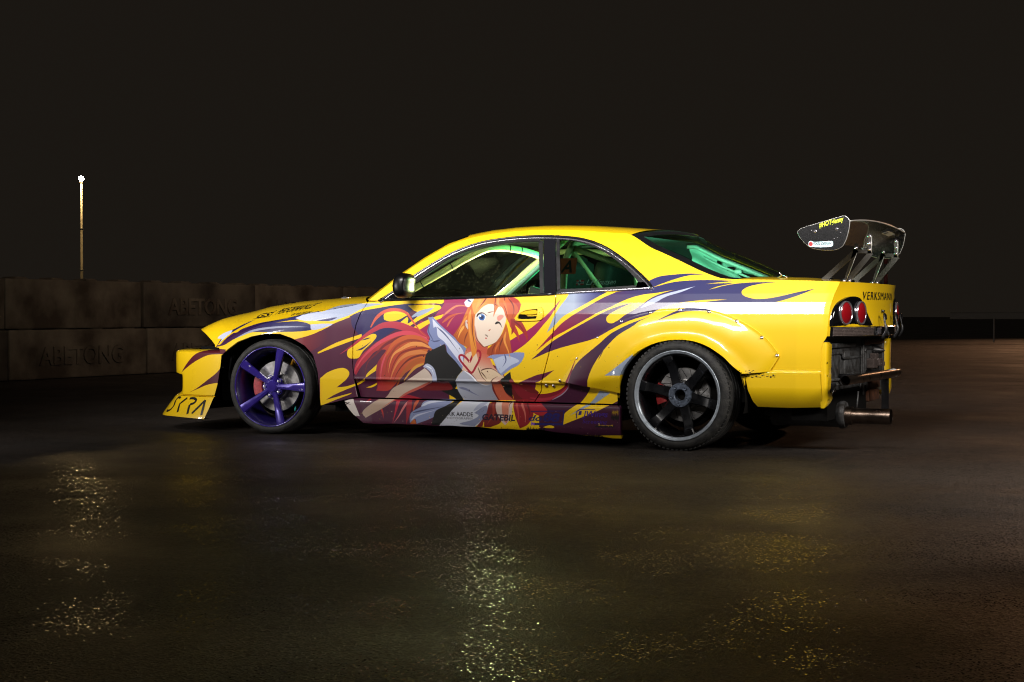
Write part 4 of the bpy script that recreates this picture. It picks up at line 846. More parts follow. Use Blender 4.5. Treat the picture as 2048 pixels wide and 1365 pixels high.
# --- glass lettering on the near quarter window
QL_ = side['quarterl']
gl = lambda x0, z0, sl=0.: (lambda u, v: (x0+u, Y(x0+u, z0+v+sl*u)+.0085, z0+v+sl*u))
decal('name_lettering', 'L.P.Knutsen', M['white'], QL_, gl(-.618, .936, .01), .185, .032, shear=.35, spacing=.95)
pl = lambda x, z, o=.004: (x, Y(x, z)+o+.006, z)
sign = quad('orange_plate', M['orangev'], QL_, [pl(-.812, 1.0), pl(-.700, 1.002), pl(-.712, 1.098), pl(-.826, 1.096)])
decal('plate_letter', 'A', M['ink'], QL_, gl(-.800, 1.012), .075, .074, weight=.02, shear=.12)
flag = quad('flag_sticker', M['redv'], QL_, [pl(-.682, .934), pl(-.634, .935), pl(-.636, .966), pl(-.684, .965)])
for nm, m_, o_, x0, x1, z0, z1 in (('flag_cross', 'white', .0030, -.669, -.656, .934, .966), ('flag_cross', 'white', .0030, -.683, -.635, .945, .955), ('flag_cross', 'bluev', .0022, -.665, -.660, .934, .966), ('flag_cross', 'bluev', .0022, -.683, -.635, .948, .952)):
    quad(nm, M[m_], QL_, [pl(x0, z0, o_), pl(x1, z0, o_), pl(x1, z1, o_), pl(x0, z1, o_)])
decal('inspection_sticker', 'CE 43', M['teal'], QL_, gl(-.825, .962), .034, .018)

# --- front bumper swept round the nose
def bumper_plan():
    P = [(-3.13, .034), (-3.2, .040), (-3.3, .055), (-3.4, .075), (-3.5, .105), (-3.58, .15), (-3.65, .23), (-3.70, .33), (-3.745, .5), (-3.77, .7), (-3.778, .93)]
    q = smooth_path(P, 6); return q+[np.array((x, 2*YC-y)) for x, y in q[-2::-1]]
bp_ = bumper_plan(); nb = len(bp_); tan = np.gradient(np.array(bp_), axis=0); nrm_b = np.stack([-tan[:, 1]*-1, tan[:, 0]], 1); nrm_b = np.stack([-np.abs(tan[:, 1]), tan[:, 0]], 1)
nrm_b /= np.hypot(nrm_b[:, 0], nrm_b[:, 1])[:, None]
ROWS = [(.533, -.105), (.530, -.055), (.526, -.03), (.520, -.010), (.512, -.002), (.500, .0), (.45, .001), (.40, .0), (.375, -.001), (.368, -.010), (.362, -.040), (.35, -.052), (.31, -.054), (.275, -.052), (.250, -.040), (.236, -.022), (.228, -.010), (.2265, -.006)]
SPL = [(.224, .0), (.200, .018), (.16, .048), (.12, .077), (.100, .090), (.094, .092), (.092, .085), (.095, .0)]
def bump_rear(z): return ip(z, [(.09, -3.235), (.226, -3.195), (.312, -3.166), (.495, -3.13), (.533, -3.163)])
def bump_mesh(rows, name, m, parent, front_only=None):
    V = []; F = []
    for z, o in rows:
        for i, (p, n) in enumerate(zip(bp_, nrm_b)):
            k = 1.0
            x, y = p[0], p[1]; t = max(0, 1-(x+3.13)/-.32); x += (bump_rear(z)+3.13)*t
            s = min(1, (abs(min(i, nb-1-i))/(nb*.18)))
            oo = o*min(1, max(0, (-3.50-p[0])/.10)) if o < 0 and .23 < z < .4 else (o*(.55+.45*s) if o > 0 else o)
            dz = -.010*(1-s) if rows is SPL and z < .2 else 0
            V.append((x+n[0]*oo, y+n[1]*oo, z+dz))
    for r in range(len(rows)-1):
        for i in range(nb-1): F.append((r*nb+i, r*nb+i+1, (r+1)*nb+i+1, (r+1)*nb+i))
    o = obj(name, (V, [], F), m, parent); flank_uv(o.data); autosmooth(o, 32); return o, V
bump, _ = bump_mesh(ROWS, 'front_bumper', M['wrap'], car)
for y in (.10, 2*YC-.10):                    # brackets behind the bumper's ends
    bm = bmesh.new(); box(bm, (-3.30, y, .40), (.22, .03, .2)); obj('bumper_bracket', bm, M['void'], bump)
spl, SV = bump_mesh(SPL, 'front_splitter', M['yellow'], bump)
# lettering cut into the splitter's near end: u runs along the blade, v up it
def on_spl(u, v):
    top = [Vector(SV[i]) for i in range(nb)]; bot = [Vector(SV[4*nb+i]) for i in range(nb)]
    d = [0.]
    for a, b in zip(bot, bot[1:]): d.append(d[-1]+(b-a).length)
    i = max(0, min(nb-2, int(np.searchsorted(d, u))-1)); t = (u-d[i])/(d[i+1]-d[i]); a = bot[i].lerp(bot[i+1], t); b = top[i].lerp(top[i+1], t)
    p = a.lerp(b, v); n = (bot[i+1]-bot[i]).cross(top[i]-bot[i]).normalized()
    if n.y > 0: n = -n
    return p+n*.0025
def stroke(name, pts, w, m, parent, f, n=6, sm=True):
    c = np.array(smooth_path(pts, n)) if sm and len(pts) > 2 else np.array(pts, float); d = np.gradient(c, axis=0); nn = np.stack([-d[:, 1], d[:, 0]], 1); nn /= np.hypot(nn[:, 0], nn[:, 1]*SC)[:, None]
    V = []
    for p, q in zip(c, nn): V += [tuple(f(p[0]+q[0]*w*.5, p[1]+q[1]*w*.5)), tuple(f(p[0]-q[0]*w*.5, p[1]-q[1]*w*.5))]
    return obj(name, (V, [], [(2*i, 2*i+1, 2*i+3, 2*i+2) for i in range(len(c)-1)]), m, parent, smooth=False)
SC = .13
U = lambda t: .43-.43*t                       # letters run rearward towards the wheel
def spl_letter(paths):
    bmV = []; bmF = []
    for pts, sm in paths:
        c = np.array(smooth_path(pts, 6)) if sm else np.array(pts, float)
        if not sm:
            cc = []
            for a, b in zip(c, c[1:]): cc += [a+(b-a)*k/4 for k in range(4)]
            c = np.array(cc+[c[-1]])
        m_ = np.stack([np.array([U(t) for t in c[:, 0]]), c[:, 1]*SC], 1); d = np.gradient(m_, axis=0); nn = np.stack([-d[:, 1], d[:, 0]], 1); nn /= np.hypot(nn[:, 0], nn[:, 1])[:, None]
        b = len(bmV)
        for p, q in zip(m_, nn):
            for s_ in (.0075, -.0075):
                r_ = p+q*s_; bmV.append(tuple(on_spl(r_[0], r_[1]/SC)))
        bmF += [(b+2*i, b+2*i+1, b+2*i+3, b+2*i+2) for i in range(len(c)-1)]
    return obj('splitter_letter', (bmV, [], bmF), M['ink'], bump, smooth=False)
spl_letter([([(.27, .86), (.23, .90), (.17, .88), (.15, .72), (.19, .58), (.21, .44), (.18, .26), (.11, .18), (.05, .2)], True)])
spl_letter([([(.47, .90), (.36, .58), (.43, .16)], False)])
spl_letter([([(.54, .88), (.63, .90), (.69, .82), (.68, .68), (.61, .58)], True), ([(.61, .58), (.62, .44), (.66, .12)], False)])
spl_letter([([(.74, .16), (.87, .84)], False), ([(.87, .84), (.93, .12)], False)])
# dark headlamp cavity, grille and lower intake
bm = bmesh.new(); V = []
for (p, n), f_ in zip(zip(bp_, nrm_b), range(nb)): pass
def inner_band(name, z0, z1, off, m, parent, x1=-3.18):
    V = []; F = []
    for z in (z0, z1):
        for p, n in zip(bp_, nrm_b): V.append((p[0]+n[0]*off, p[1]+n[1]*off, z))
    for i in range(nb-1): F.append((i, nb+i, nb+i+1, i+1))
    return obj(name, (V, [], F), m, parent, smooth=True)
bm.free()
# lamp cavity sits under the nose of the bonnet
V = []; F = []
np_ = [(-3.10, .09), (-3.20, .12), (-3.27, .19), (-3.35, .32), (-3.42, .52), (-3.45, .93)]; np_ = [np.array(q) for q in smooth_path(np_, 4)]; np_ = np_+[np.array((x, 2*YC-y)) for x, y in np_[-2::-1]]
for z in (.50, .615):
    for p in np_: V.append((p[0], p[1], z))
for i in range(len(np_)-1): F.append((i, i+len(np_), i+len(np_)+1, i+1))
obj('headlamp_blank', (V, [], F), M['smoke'], car)
bm = bmesh.new(); box(bm, (-3.36, YC, .30), (.4, 1.4, .2)); box(bm, (-3.25, YC, .52), (.35, 1.45, .06)); obj('radiator_core', bm, M['void'], car)
bm = bmesh.new()                             # battered bracketry between bumper and tyre
tube(bm, [(-3.13, .10, .55), (-3.10, .09, .48), (-3.14, .12, .40), (-3.12, .11, .33)], .012, 8); box(bm, (-3.115, .12, .50), (.05, .03, .05), bev=.006); box(bm, (-3.10, .10, .56), (.09, .02, .02), Matrix.Rotation(.4, 3, 'Y'))
obj('bumper_stay', bm, M['black'], bump)

# --- underbody, arches, cabin tub
bm = bmesh.new()
box(bm, (-1.25, YC, .40), (3.9, 1.02, .46)); box(bm, (-1.36, YC, .30), (1.96, 1.56, .30)); box(bm, (.52, YC, .42), (.48, 1.40, .3)); box(bm, (-1.2, YC, .66), (1.9, 1.62, .12)); box(bm, (.0, YC, .75), (.9, 1.46, .2)); box(bm, (-2.75, YC, .62), (.9, 1.2, .16))
obj('underbody', bm, M['void'], car, smooth=False)
for mir in (False, True):
    for cx, R, dy in ((0, .40, .17), (-2.76, .385, .05)):
        bm = bmesh.new(); lathe(bm, [(R, .06 if dy > .1 else .05), (R, .38)], seg=28, a0=-.25, a1=math.pi+.25)
        lathe(bm, [(R, .38), (.02, .38)], seg=28, a0=-.25, a1=math.pi+.25)
        o = obj('arch_liner', bm, M['void'], car); o.location = (cx, 0, .30)
        if cx == 0: o.scale = (.95, 1, .86)
        if mir: o.location.y = 2*YC; o.rotation_euler = (0, 0, math.pi)
# --- tail: boot face, lamps, reflector strip, bare rear panel
def T(y, z):
    """x of the tail skin at height z; bulges towards the middle"""
    xe = ip(z, XT); yl = Y(xe, z); w = min(1, max(0, (min(y, 2*YC-y)-yl)/(YC-yl)))
    return xe+ip(z, [(.64, .130), (.70, .125), (.86, .090), (.943, .050)])*(1-(1-w)**2.6)
zs = [.645, .68, .70, .74, .78, .82, .86, .89, .92, .934, .943]; V = []; F = []
ts = 1-np.cos(np.linspace(0, math.pi/2, 16)); ts = np.r_[ts[:-1]*1.0, 1.0]
for z in zs:
    yl = Y(ip(z, XT), z); L = [yl+(YC-yl)*t for t in ts]; L = L+[2*YC-y for y in L[-2::-1]]
    for y in L: V.append((T(y, z), y, z))
c = len(V)//len(zs)
for i in range(len(zs)-1):
    for j in range(c-1): F.append((i*c+j, i*c+j+1, (i+1)*c+j+1, (i+1)*c+j))
tail = obj('tail_panel', (V, [], F), M['yellow'], car)
on_tail = lambda y0, z0, o=.004, sl=0.: (lambda u, v: (T(y0+u, z0+v)+o, y0+u, z0+v+sl*u))
decal('tail_lettering', 'VERKSMANN', M['ink'], tail, on_tail(.56, .848), .74, .046, shear=.45, spacing=1.2)
bm = bmesh.new(); tube(bm, [(T(.93, .775)+.004, .93, .775), (T(.93, .785)+.010, .93, .790)], .012, 10); obj('boot_lock', bm, M['gloss_black'], tail)
OUTL = [(.156, .700), (.160, .735), (.182, .788), (.226, .828), (.29, .852), (.36, .864), (.44, .862), (.50, .844), (.56, .790), (.612, .732), (.645, .700)]
def tail_lamp(mir):
    o = closed([p+((1,) if i in (0, len(OUTL)-1) else ()) for i, p in enumerate(OUTL)], 5); fy = (lambda y: 2*YC-y) if mir else (lambda y: y)
    c = np.array([.40, .77]); bm = bmesh.new(); rings = []
    for s, d in ((1.0, -.01), (1.0, .010), (.985, .014), (.92, .014), (.8, .013), (.6, .012), (.35, .012)):
        R = []
        for p in o:
            q = c+(p-c)*s; R.append(bm.verts.new((T(q[0], q[1])+d, fy(q[0]), q[1])))
        rings.append(R)
    n = len(o)
    for a, b in zip(rings, rings[1:]):
        for k in range(n): bm.faces.new((a[k], a[(k+1) % n], b[(k+1) % n], b[k]))
    bm.faces.new(rings[-1]); bmesh.ops.recalc_face_normals(bm, faces=bm.faces)
    lamp = obj('tail_lamp', bm, M['smoke'], car); autosmooth(lamp, 40)
    for cy in (.292, .478):
        cz = .772; bm = bmesh.new(); R = .061
        prof = [(R+.005, .010), (R+.004, .022), (R, .022), (R-.003, .016)]
        def ring(prof, bmx):
            rg = []
            for r, d in prof:
                rg.append([bmx.verts.new((T(cy+r*math.cos(a), cz)+d, fy(cy+r*math.cos(a)), cz+r*math.sin(a))) for a in np.linspace(0, 2*math.pi, 33)[:-1]])
            for a, b in zip(rg, rg[1:]):
                for k in range(32): bmx.faces.new((a[k], a[(k+1) % 32], b[(k+1) % 32], b[k]))
            return rg
        ring(prof, bm); bmesh.ops.recalc_face_normals(bm, faces=bm.faces); obj('lamp_ring', bm, M['chrome'], lamp)
        bm = bmesh.new(); rg = ring([(R-.003, .016), (R*.85, .022), (R*.5, .027), (.005, .029)], bm); bm.faces.new(rg[-1]); bmesh.ops.recalc_face_normals(bm, faces=bm.faces)
        obj('lamp_lens', bm, M['redlens'], lamp)
tail_lamp(False); tail_lamp(True)
# reflector strip with ribbed ends
def strip(name, y0, y1, z0, z1, o, m, parent, ribs=0, thick=.03):
    n = 24; rows = []
    if ribs:
        for k in range(ribs*3+1):
            z = z0+(z1-z0)*k/(ribs*3); rows.append((z, o-(.005 if k % 3 == 0 else 0)))
    else: rows = [(z0, o-.004), (z0+.004, o), (z1-.004, o), (z1, o-.004)]
    rows = [(z0, o-thick)]+rows+[(z1, o-thick)]
    V = [(T(y, max(.64, z))+d, y, z) for z, d in rows for y in np.linspace(y0, y1, n)]
    F = [(i*n+j, i*n+j+1, (i+1)*n+j+1, (i+1)*n+j) for i in range(len(rows)-1) for j in range(n-1)]
    for e in (0, n-1): F.append([i*n+e for i in range(len(rows))])
    o = obj(name, (V, [], F), m, parent); autosmooth(o, 30); return o
bar = strip('reflector_strip', .165, 1.70, .640, .696, .012, M['gloss_black'], car, thick=.04)
strip('ribbed_reflector', .172, .66, .644, .692, .017, M['reflector'], bar, ribs=6); strip('ribbed_reflector', 1.24, 1.69, .644, .692, .017, M['reflector'], bar, ribs=6)
strip('number_recess', .74, .82, .648, .688, .015, M['chrome'], bar)
# rubber hold-down loops
for y in (.82, 1.14, 1.52):
    bm = bmesh.new(); x = T(y, .70)
    tube(bm, smooth_path([(x+.020, y-.02, .625), (x+.045, y-.02, .67), (x+.035, y-.015, .73), (x+.028, y+.0, .765), (x+.030, y+.03, .76), (x+.030, y+.045, .735)], 5), [.010]*8+[.006]*18, 8); obj('tie_strap', bm, M['black'], tail)
# open rear panel where the bumper is missing
rp = []
bm = bmesh.new(); box(bm, (.785, YC, .475), (.02, 1.50, .36)); back = obj('rear_panel', bm, M['panel'], car, smooth=False)
def pb(name, y, z, sy, sz, d, m, bev=.009, rot=None):
    d *= .8; bm = bmesh.new(); box(bm, (0, 0, 0), (d+.02, sy, sz), rot, min(bev, sz*.4, sy*.4)); o = obj(name, bm, M[m], back); autosmooth(o, 60); o.location = (.795+d/2-.014, y, z); return o
for a in ((.52, .590, .56, .028, .030, 'panel'), (.36, .475, .26, .150, .012, 'panel'), (.76, .460, .34, .190, .014, 'panel'), (.33, .355, .12, .050, .016, 'black'), (.60, .368, .36, .016, .012, 'panel'),
          (1.26, .600, .50, .036, .032, 'rust'), (1.30, .352, .24, .080, .028, 'rust'), (1.24, .275, .28, .070, .035, 'rust'), (1.015, .45, .018, .33, .026, 'panel'), (1.30, .47, .40, .200, .010, 'panel'), (1.53, .46, .026, .30, .026, 'panel')):
    pb('pressed_rib', *a)
for p in ([(.22, .545), (.50, .545), (.56, .515), (.93, .515)], [(.24, .40), (.52, .40), (.58, .42), (.92, .42)], [(.94, .33), (.97, .40), (.97, .57)], [(1.06, .54), (1.10, .56), (1.46, .56)]):
    bm = bmesh.new(); tube(bm, smooth_path([(.803, y, z) for y, z in p], 4), .0085, 8); obj('swage', bm, M['panel'], back)
bm = bmesh.new(); lathe(bm, [(.0, -.07), (.012, -.06), (.034, -.012), (.04, 0), (.04, .01)], seg=14)
for v in bm.verts: x, y, z = v.co; v.co = (.80-y, 1.30+x, .545+z)
bmesh.ops.recalc_face_normals(bm, faces=bm.faces); obj('rubber_stop', bm, M['black'], back)
bm = bmesh.new()
for y, z, s in ((1.17, .47, (.05, .10, .06)), (1.30, .475, (.06, .09, .045)), (1.23, .505, (.04, .08, .05)), (1.40, .46, (.05, .03, .03))): box(bm, (.82, y, z), s, bev=.008)
obj('hook_bracket', bm, M['reflector'], back, smooth=False)
for q in ([(.80, .52, .40), (.815, .56, .375), (.80, .60, .40)], [(.80, .30, .32), (.81, .36, .37)]):
    bm = bmesh.new(); tube(bm, q, .0045, 6); obj('bracket_wire', bm, M['steel'], back)
bm = bmesh.new(); box(bm, (.70, .66, .26), (.2, .9, .16)); obj('boot_floor_well', bm, M['void'], back, smooth=False)
# yellow flanges at both quarters' rear ends
for mir in (False, True):
    V = []; F = []; zz = np.linspace(.252, .612, 28)
    for z in zz:
        x = ip(z, XT); y = Y(x, z)+.0
        e = min(1, max(.05, min((z-.25)/.05, (.618-z)/.02))); e = math.sqrt(e)
        dent = .012*math.exp(-((z-.36)/.03)**2)
        P = [(x-.012, y+.008), (x+.016*e, y+.004), (x+.030*e, y+.02*e), (x+.030*e-dent, y+.05*e), (x+.034*e-dent*.6, y+.095*e), (x+.018*e, y+.125*e), (x-.03, y+.130*e)]
        for a, b in P: V.append((a, 2*YC-b if mir else b, z))
    for i in range(len(zz)-1):
        for j in range(6):
            q = [i*7+j, i*7+j+1, (i+1)*7+j+1, (i+1)*7+j]; F.append(q[::-1] if mir else q)
    fo = obj('quarter_flange', (V, [], F), M['yellow'], side['quarter'+('r' if mir else 'l')])
    if not mir:
        for y, z, r in ((.165, .345, .012), (.150, .50, .006), (.152, .43, .005), (.156, .30, .007)):
            bm = bmesh.new(); rr = lathe(bm, [(r, 0), (.0005, .002)], seg=12)
            for v in [v for q in rr for v in q]: a, b, d = v.co; v.co = (ip(z, XT)+.0335-(b*.5), y+.03*(r > .01)+a, z+d)
            obj('flange_hole', bm, M['void'], fo, smooth=False)
# knock-out tube bumper, drop bar and exhaust
bm = bmesh.new(); r_ = .026
pts = [(.945, .03, .410), (.95, .4, .411), (.955, .93, .412), (.95, 1.27, .412)]
tube(bm, pts, r_, 18, cap=False); tube(bm, [(p[0], p[1], p[2]) for p in pts], r_-.004, 18, cap=False)
kb = obj('tube_bumper', bm, M['pipe'], car)
bm = bmesh.new(); tube(bm, [(.951, 1.03, .412), (.95, 1.17, .412)], r_+.0012, 18, cap=False); obj('pipe_sticker', bm, M['white'], kb)
decal('sticker_lettering', 'GS', M['ink'], kb, lambda u, v: (.95+math.cos(1.1-v/.027)*.0282*.9+.003, 1.05+u, .394+v), .09, .032, shear=.2, weight=.03)
for y in (.46, 1.12):
    bm = bmesh.new(); tube(bm, [(.78, y, .412), (.95, y, .412)], .018, 10); obj('bumper_mount', bm, M['black'], kb)
bm = bmesh.new(); box(bm, (.925, 1.06, .305), (.042, .012, .235)); obj('drop_bar', bm, M['black'], kb, smooth=False)
bm = bmesh.new(); prof = [(.040, -.02), (.040, .0), (.0435, .0), (.044, .18), (.0445, .215), (.041, .216), (.040, .05)]
lathe(bm, [(.044, .0), (.044, .215), (.0405, .216), (.0395, .02)], seg=28); lathe(bm, [(.052, -.055), (.052, .0), (.044, .004)], seg=28)
def along_x(bm, x0, y0, z0):
    for v in bm.verts: x, y, z = v.co; v.co = (x0+y, y0+x, z0+z)
    bmesh.ops.recalc_face_normals(bm, faces=bm.faces)
along_x(bm, .88, .45, .196); ex = obj('exhaust_tip', bm, M['pipe'], car); autosmooth(ex, 40)
bm = bmesh.new(); lathe(bm, [(.0, .0), (.072, .0), (.078, .012), (.078, .03), (.070, .04), (.070, .10), (.070, .42), (.0, .44)], seg=28)
for v in bm.verts: v.co.y *= -1
along_x(bm, .845, .45, .200); mu = obj('silencer', bm, M['panel'], ex); autosmooth(mu, 40)
bm = bmesh.new(); tube(bm, smooth_path([(.42, .45, .20), (.2, .5, .21), (-.2, .7, .2), (-.8, .8, .19), (-1.6, .85, .19)], 5), .038, 12); tube(bm, [(.90, .47, .24), (.90, .50, .33)], .005, 6); obj('exhaust_pipe', bm, M['panel'], ex)

# --- rear wing
wing = empty('rear_wing', (0, 0, 0), car)
EP = [(.627, 1.214), (.632, 1.228), (.66, 1.243), (.76, 1.270), (.865, 1.298), (.893, 1.299), (.910, 1.284), (.916, 1.262), (.905, 1.20), (.885, 1.150), (.862, 1.128), (.82, 1.117), (.74, 1.122), (.69, 1.140), (.648, 1.180)]
Bu = []
def plate(name, y, mir):
    bm = bmesh.new(); o = closed(EP, 4); prism(bm, o, y-.003, y+.003); bmesh.ops.recalc_face_normals(bm, faces=bm.faces)
    p = obj(name, bm, M['carbon'], wing, smooth=False)
    bm = bmesh.new(); tube(bm, [(q[0], y, q[1]) for q in list(o)+[o[0]]], .0022, 6, cap=False); obj('plate_edge', bm, M['edge'], p)
    return p
yl, yr = .225, 1.635
pl_ = plate('end_plate', yl, False); pr_ = plate('end_plate', yr, True)
for x, z in ((.725, 1.222), (.845, 1.232), (.704, 1.226), (.868, 1.212), (.83, 1.178), (.85, 1.182)):
    bm = bmesh.new(); big = x in (.725, .845)
    rr = lathe(bm, [(.0, -.005), (.007 if big else .0025, -.003), (.009 if big else .003, .0)], seg=10)
    for v in [v for q in rr for v in q]: v.co += Vector((x, yl-.003, z))
    obj('plate_screw', bm, M['chrome'], pl_)
onp = lambda x0, z0, sl, o=.0045: (lambda u, v: (x0+u, yl-o, z0+v+sl*u))
decal('hashtag_lettering', '#HOTglenny', M['lime'], pl_, onp(.748, 1.240, .26), .134, .036, weight=.02, spacing=1.0)
stk = closed([(.690, 1.140), (.688, 1.156), (.694, 1.167), (.706, 1.168), (.72, 1.163), (.76, 1.164), (.80, 1.166), (.822, 1.164), (.824, 1.140), (.80, 1.134), (.75, 1.133), (.71, 1.136)], 3)
quad('sticker_base', M['cyan'], pl_, [(q[0], yl-.0040, q[1]) for q in stk])
quad('sticker_dot', M['redv'], pl_, [(.701+.012*math.cos(a), yl-.0050, 1.152+.012*math.sin(a)) for a in np.linspace(0, 6.28, 17)[:-1]])
decal('sticker_lettering', 'PXL', M['ink'], pl_, onp(.690, 1.148, 0, .0056), .022, .010, shear=.3, weight=.01)
decal('sticker_lettering', 'PIXEL DESIGN', M['ink'], pl_, onp(.714, 1.147, 0, .0050), .104, .014, shear=.3, weight=.015)
decal('sticker_lettering', 'PHOTOGRAPHY', M['ink'], pl_, onp(.742, 1.137, 0, .0050), .056, .005)
# the blade: cambered section, arched in the middle
prof = [(.915, .003), (.87, .012), (.80, .015), (.74, .010), (.69, .002), (.665, -.006), (.660, -.013), (.668, -.020), (.70, -.022), (.76, -.014), (.83, -.008), (.88, -.005), (.917, -.001)]
V = []; ys = np.linspace(yl+.003, yr-.003, 30); n = len(prof)
for y in ys:
    k = 1-((y-YC)/(yr-YC))**2
    for x, z in prof: V.append((x-.0*k, y, 1.275+z+.030*k*((x-.66)/.25)-.075*(.905-x)/.25-.004))
F = [(i*n+j, (i+1)*n+j, (i+1)*n+(j+1) % n, i*n+(j+1) % n) for i in range(len(ys)-1) for j in range(n)]
F += [list(range(n)), list(range((len(ys)-1)*n, len(ys)*n))[::-1]]
bm = bmesh.new(); vv = [bm.verts.new(v) for v in V]
for f in F: bm.faces.new([vv[i] for i in f])
bmesh.ops.recalc_face_normals(bm, faces=bm.faces)
bl = obj('wing_blade', bm, M['carbon'], wing); autosmooth(bl, 40)
bm = bmesh.new(); tube(bm, [(.916, y, 1.275+.030*(1-((y-YC)/(yr-YC))**2)-.002) for y in ys], .0035, 6); obj('blade_edge', bm, M['edge'], bl)
under = lambda y, x: 1.275-.009+.030*(1-((y-YC)/(yr-YC))**2)*((x-.66)/.25)-.075*(.905-x)/.25-.0055
quad('blade_sticker', M['white'], bl, [(.885, 1.30, under(1.30, .885)-.004), (.885, 1.50, under(1.50, .885)-.004), (.845, 1.50, under(1.50, .845)-.004), (.845, 1.30, under(1.30, .845)-.004)])
decal('blade_lettering', 'GS', M['ink'], bl, lambda u, v: (.852+v, 1.31+u, under(1.31+u, .852+v)-.0060), .06, .026, weight=.03)
def bracket(y):
    g = obj_b = None; bm = bmesh.new()
    def bar_(a, b, w):
        a = np.array(a); b = np.array(b); d = (b-a)/np.hypot(*(b-a)); q = np.array((-d[1], d[0]))*w/2
        prism(bm, [a+q, b+q, b-q, a-q], y-.0035, y+.0035)
    bar_((.672, .950), (.872, 1.128), .030); bar_((.795, .925), (.952, 1.112), .030); bar_((.800, .930), (.862, 1.125), .020); bar_((.848, 1.122), (.955, 1.118), .022); bar_((.944, 1.108), (.944, 1.205), .022); bar_((.865, 1.12), (.868, 1.165), .02)
    bmesh.ops.recalc_face_normals(bm, faces=bm.faces); b = obj('wing_bracket', bm, M['alu'], wing, smooth=False)
    bm = bmesh.new(); zt = .972
    box(bm, (.70, y+.012, .968), (.06, .03, .018), bev=.004); box(bm, (.815, y+.014, .952), (.075, .034, .022), Matrix.Rotation(.08, 3, 'Y'), bev=.004); obj('bracket_foot', bm, M['gloss_black'], b, smooth=False)
    bm = bmesh.new(); tube(bm, [(.955, y-.004, 1.112), (.955, y-.004, 1.205)], .0024, 6); tube(bm, [(.872, y-.004, 1.112), (.812, y-.004, .955)], .0016, 6); obj('bracket_edge', bm, M['edge'], b)
    if 'bb' not in M: pass
    for x, z in ((.944, 1.205), (.944, 1.165), (.944, 1.130), (.868, 1.14), (.83, .955), (.80, .955)):
        global bb
        if not Bu:
            bm = bmesh.new(); lathe(bm, [(.0, -.006), (.006, -.005), (.008, -.001), (.008, .0), (.011, .001), (.011, .003)], seg=10); o = obj('bolt', bm, M['chrome'], b); Bu.append(o.data)
        else:
            o = bpy.data.objects.new('bolt', Bu[0]); col.objects.link(o); o.parent = b
        o.location = (x, y-.006, z)
bracket(.575); bracket(1.255)
# small wiper and washer at the foot of the rear screen
bm = bmesh.new(); box(bm, (.50, .34, .965), (.06, .02, .006)); tube(bm, [(.46, .40, .972), (.50, .36, .985), (.485, .35, 1.0)], .003, 6); tube(bm, [(.50, .36, .985), (.54, .32, .972)], .003, 6); obj('rear_washer', bm, M['chrome'], boot)

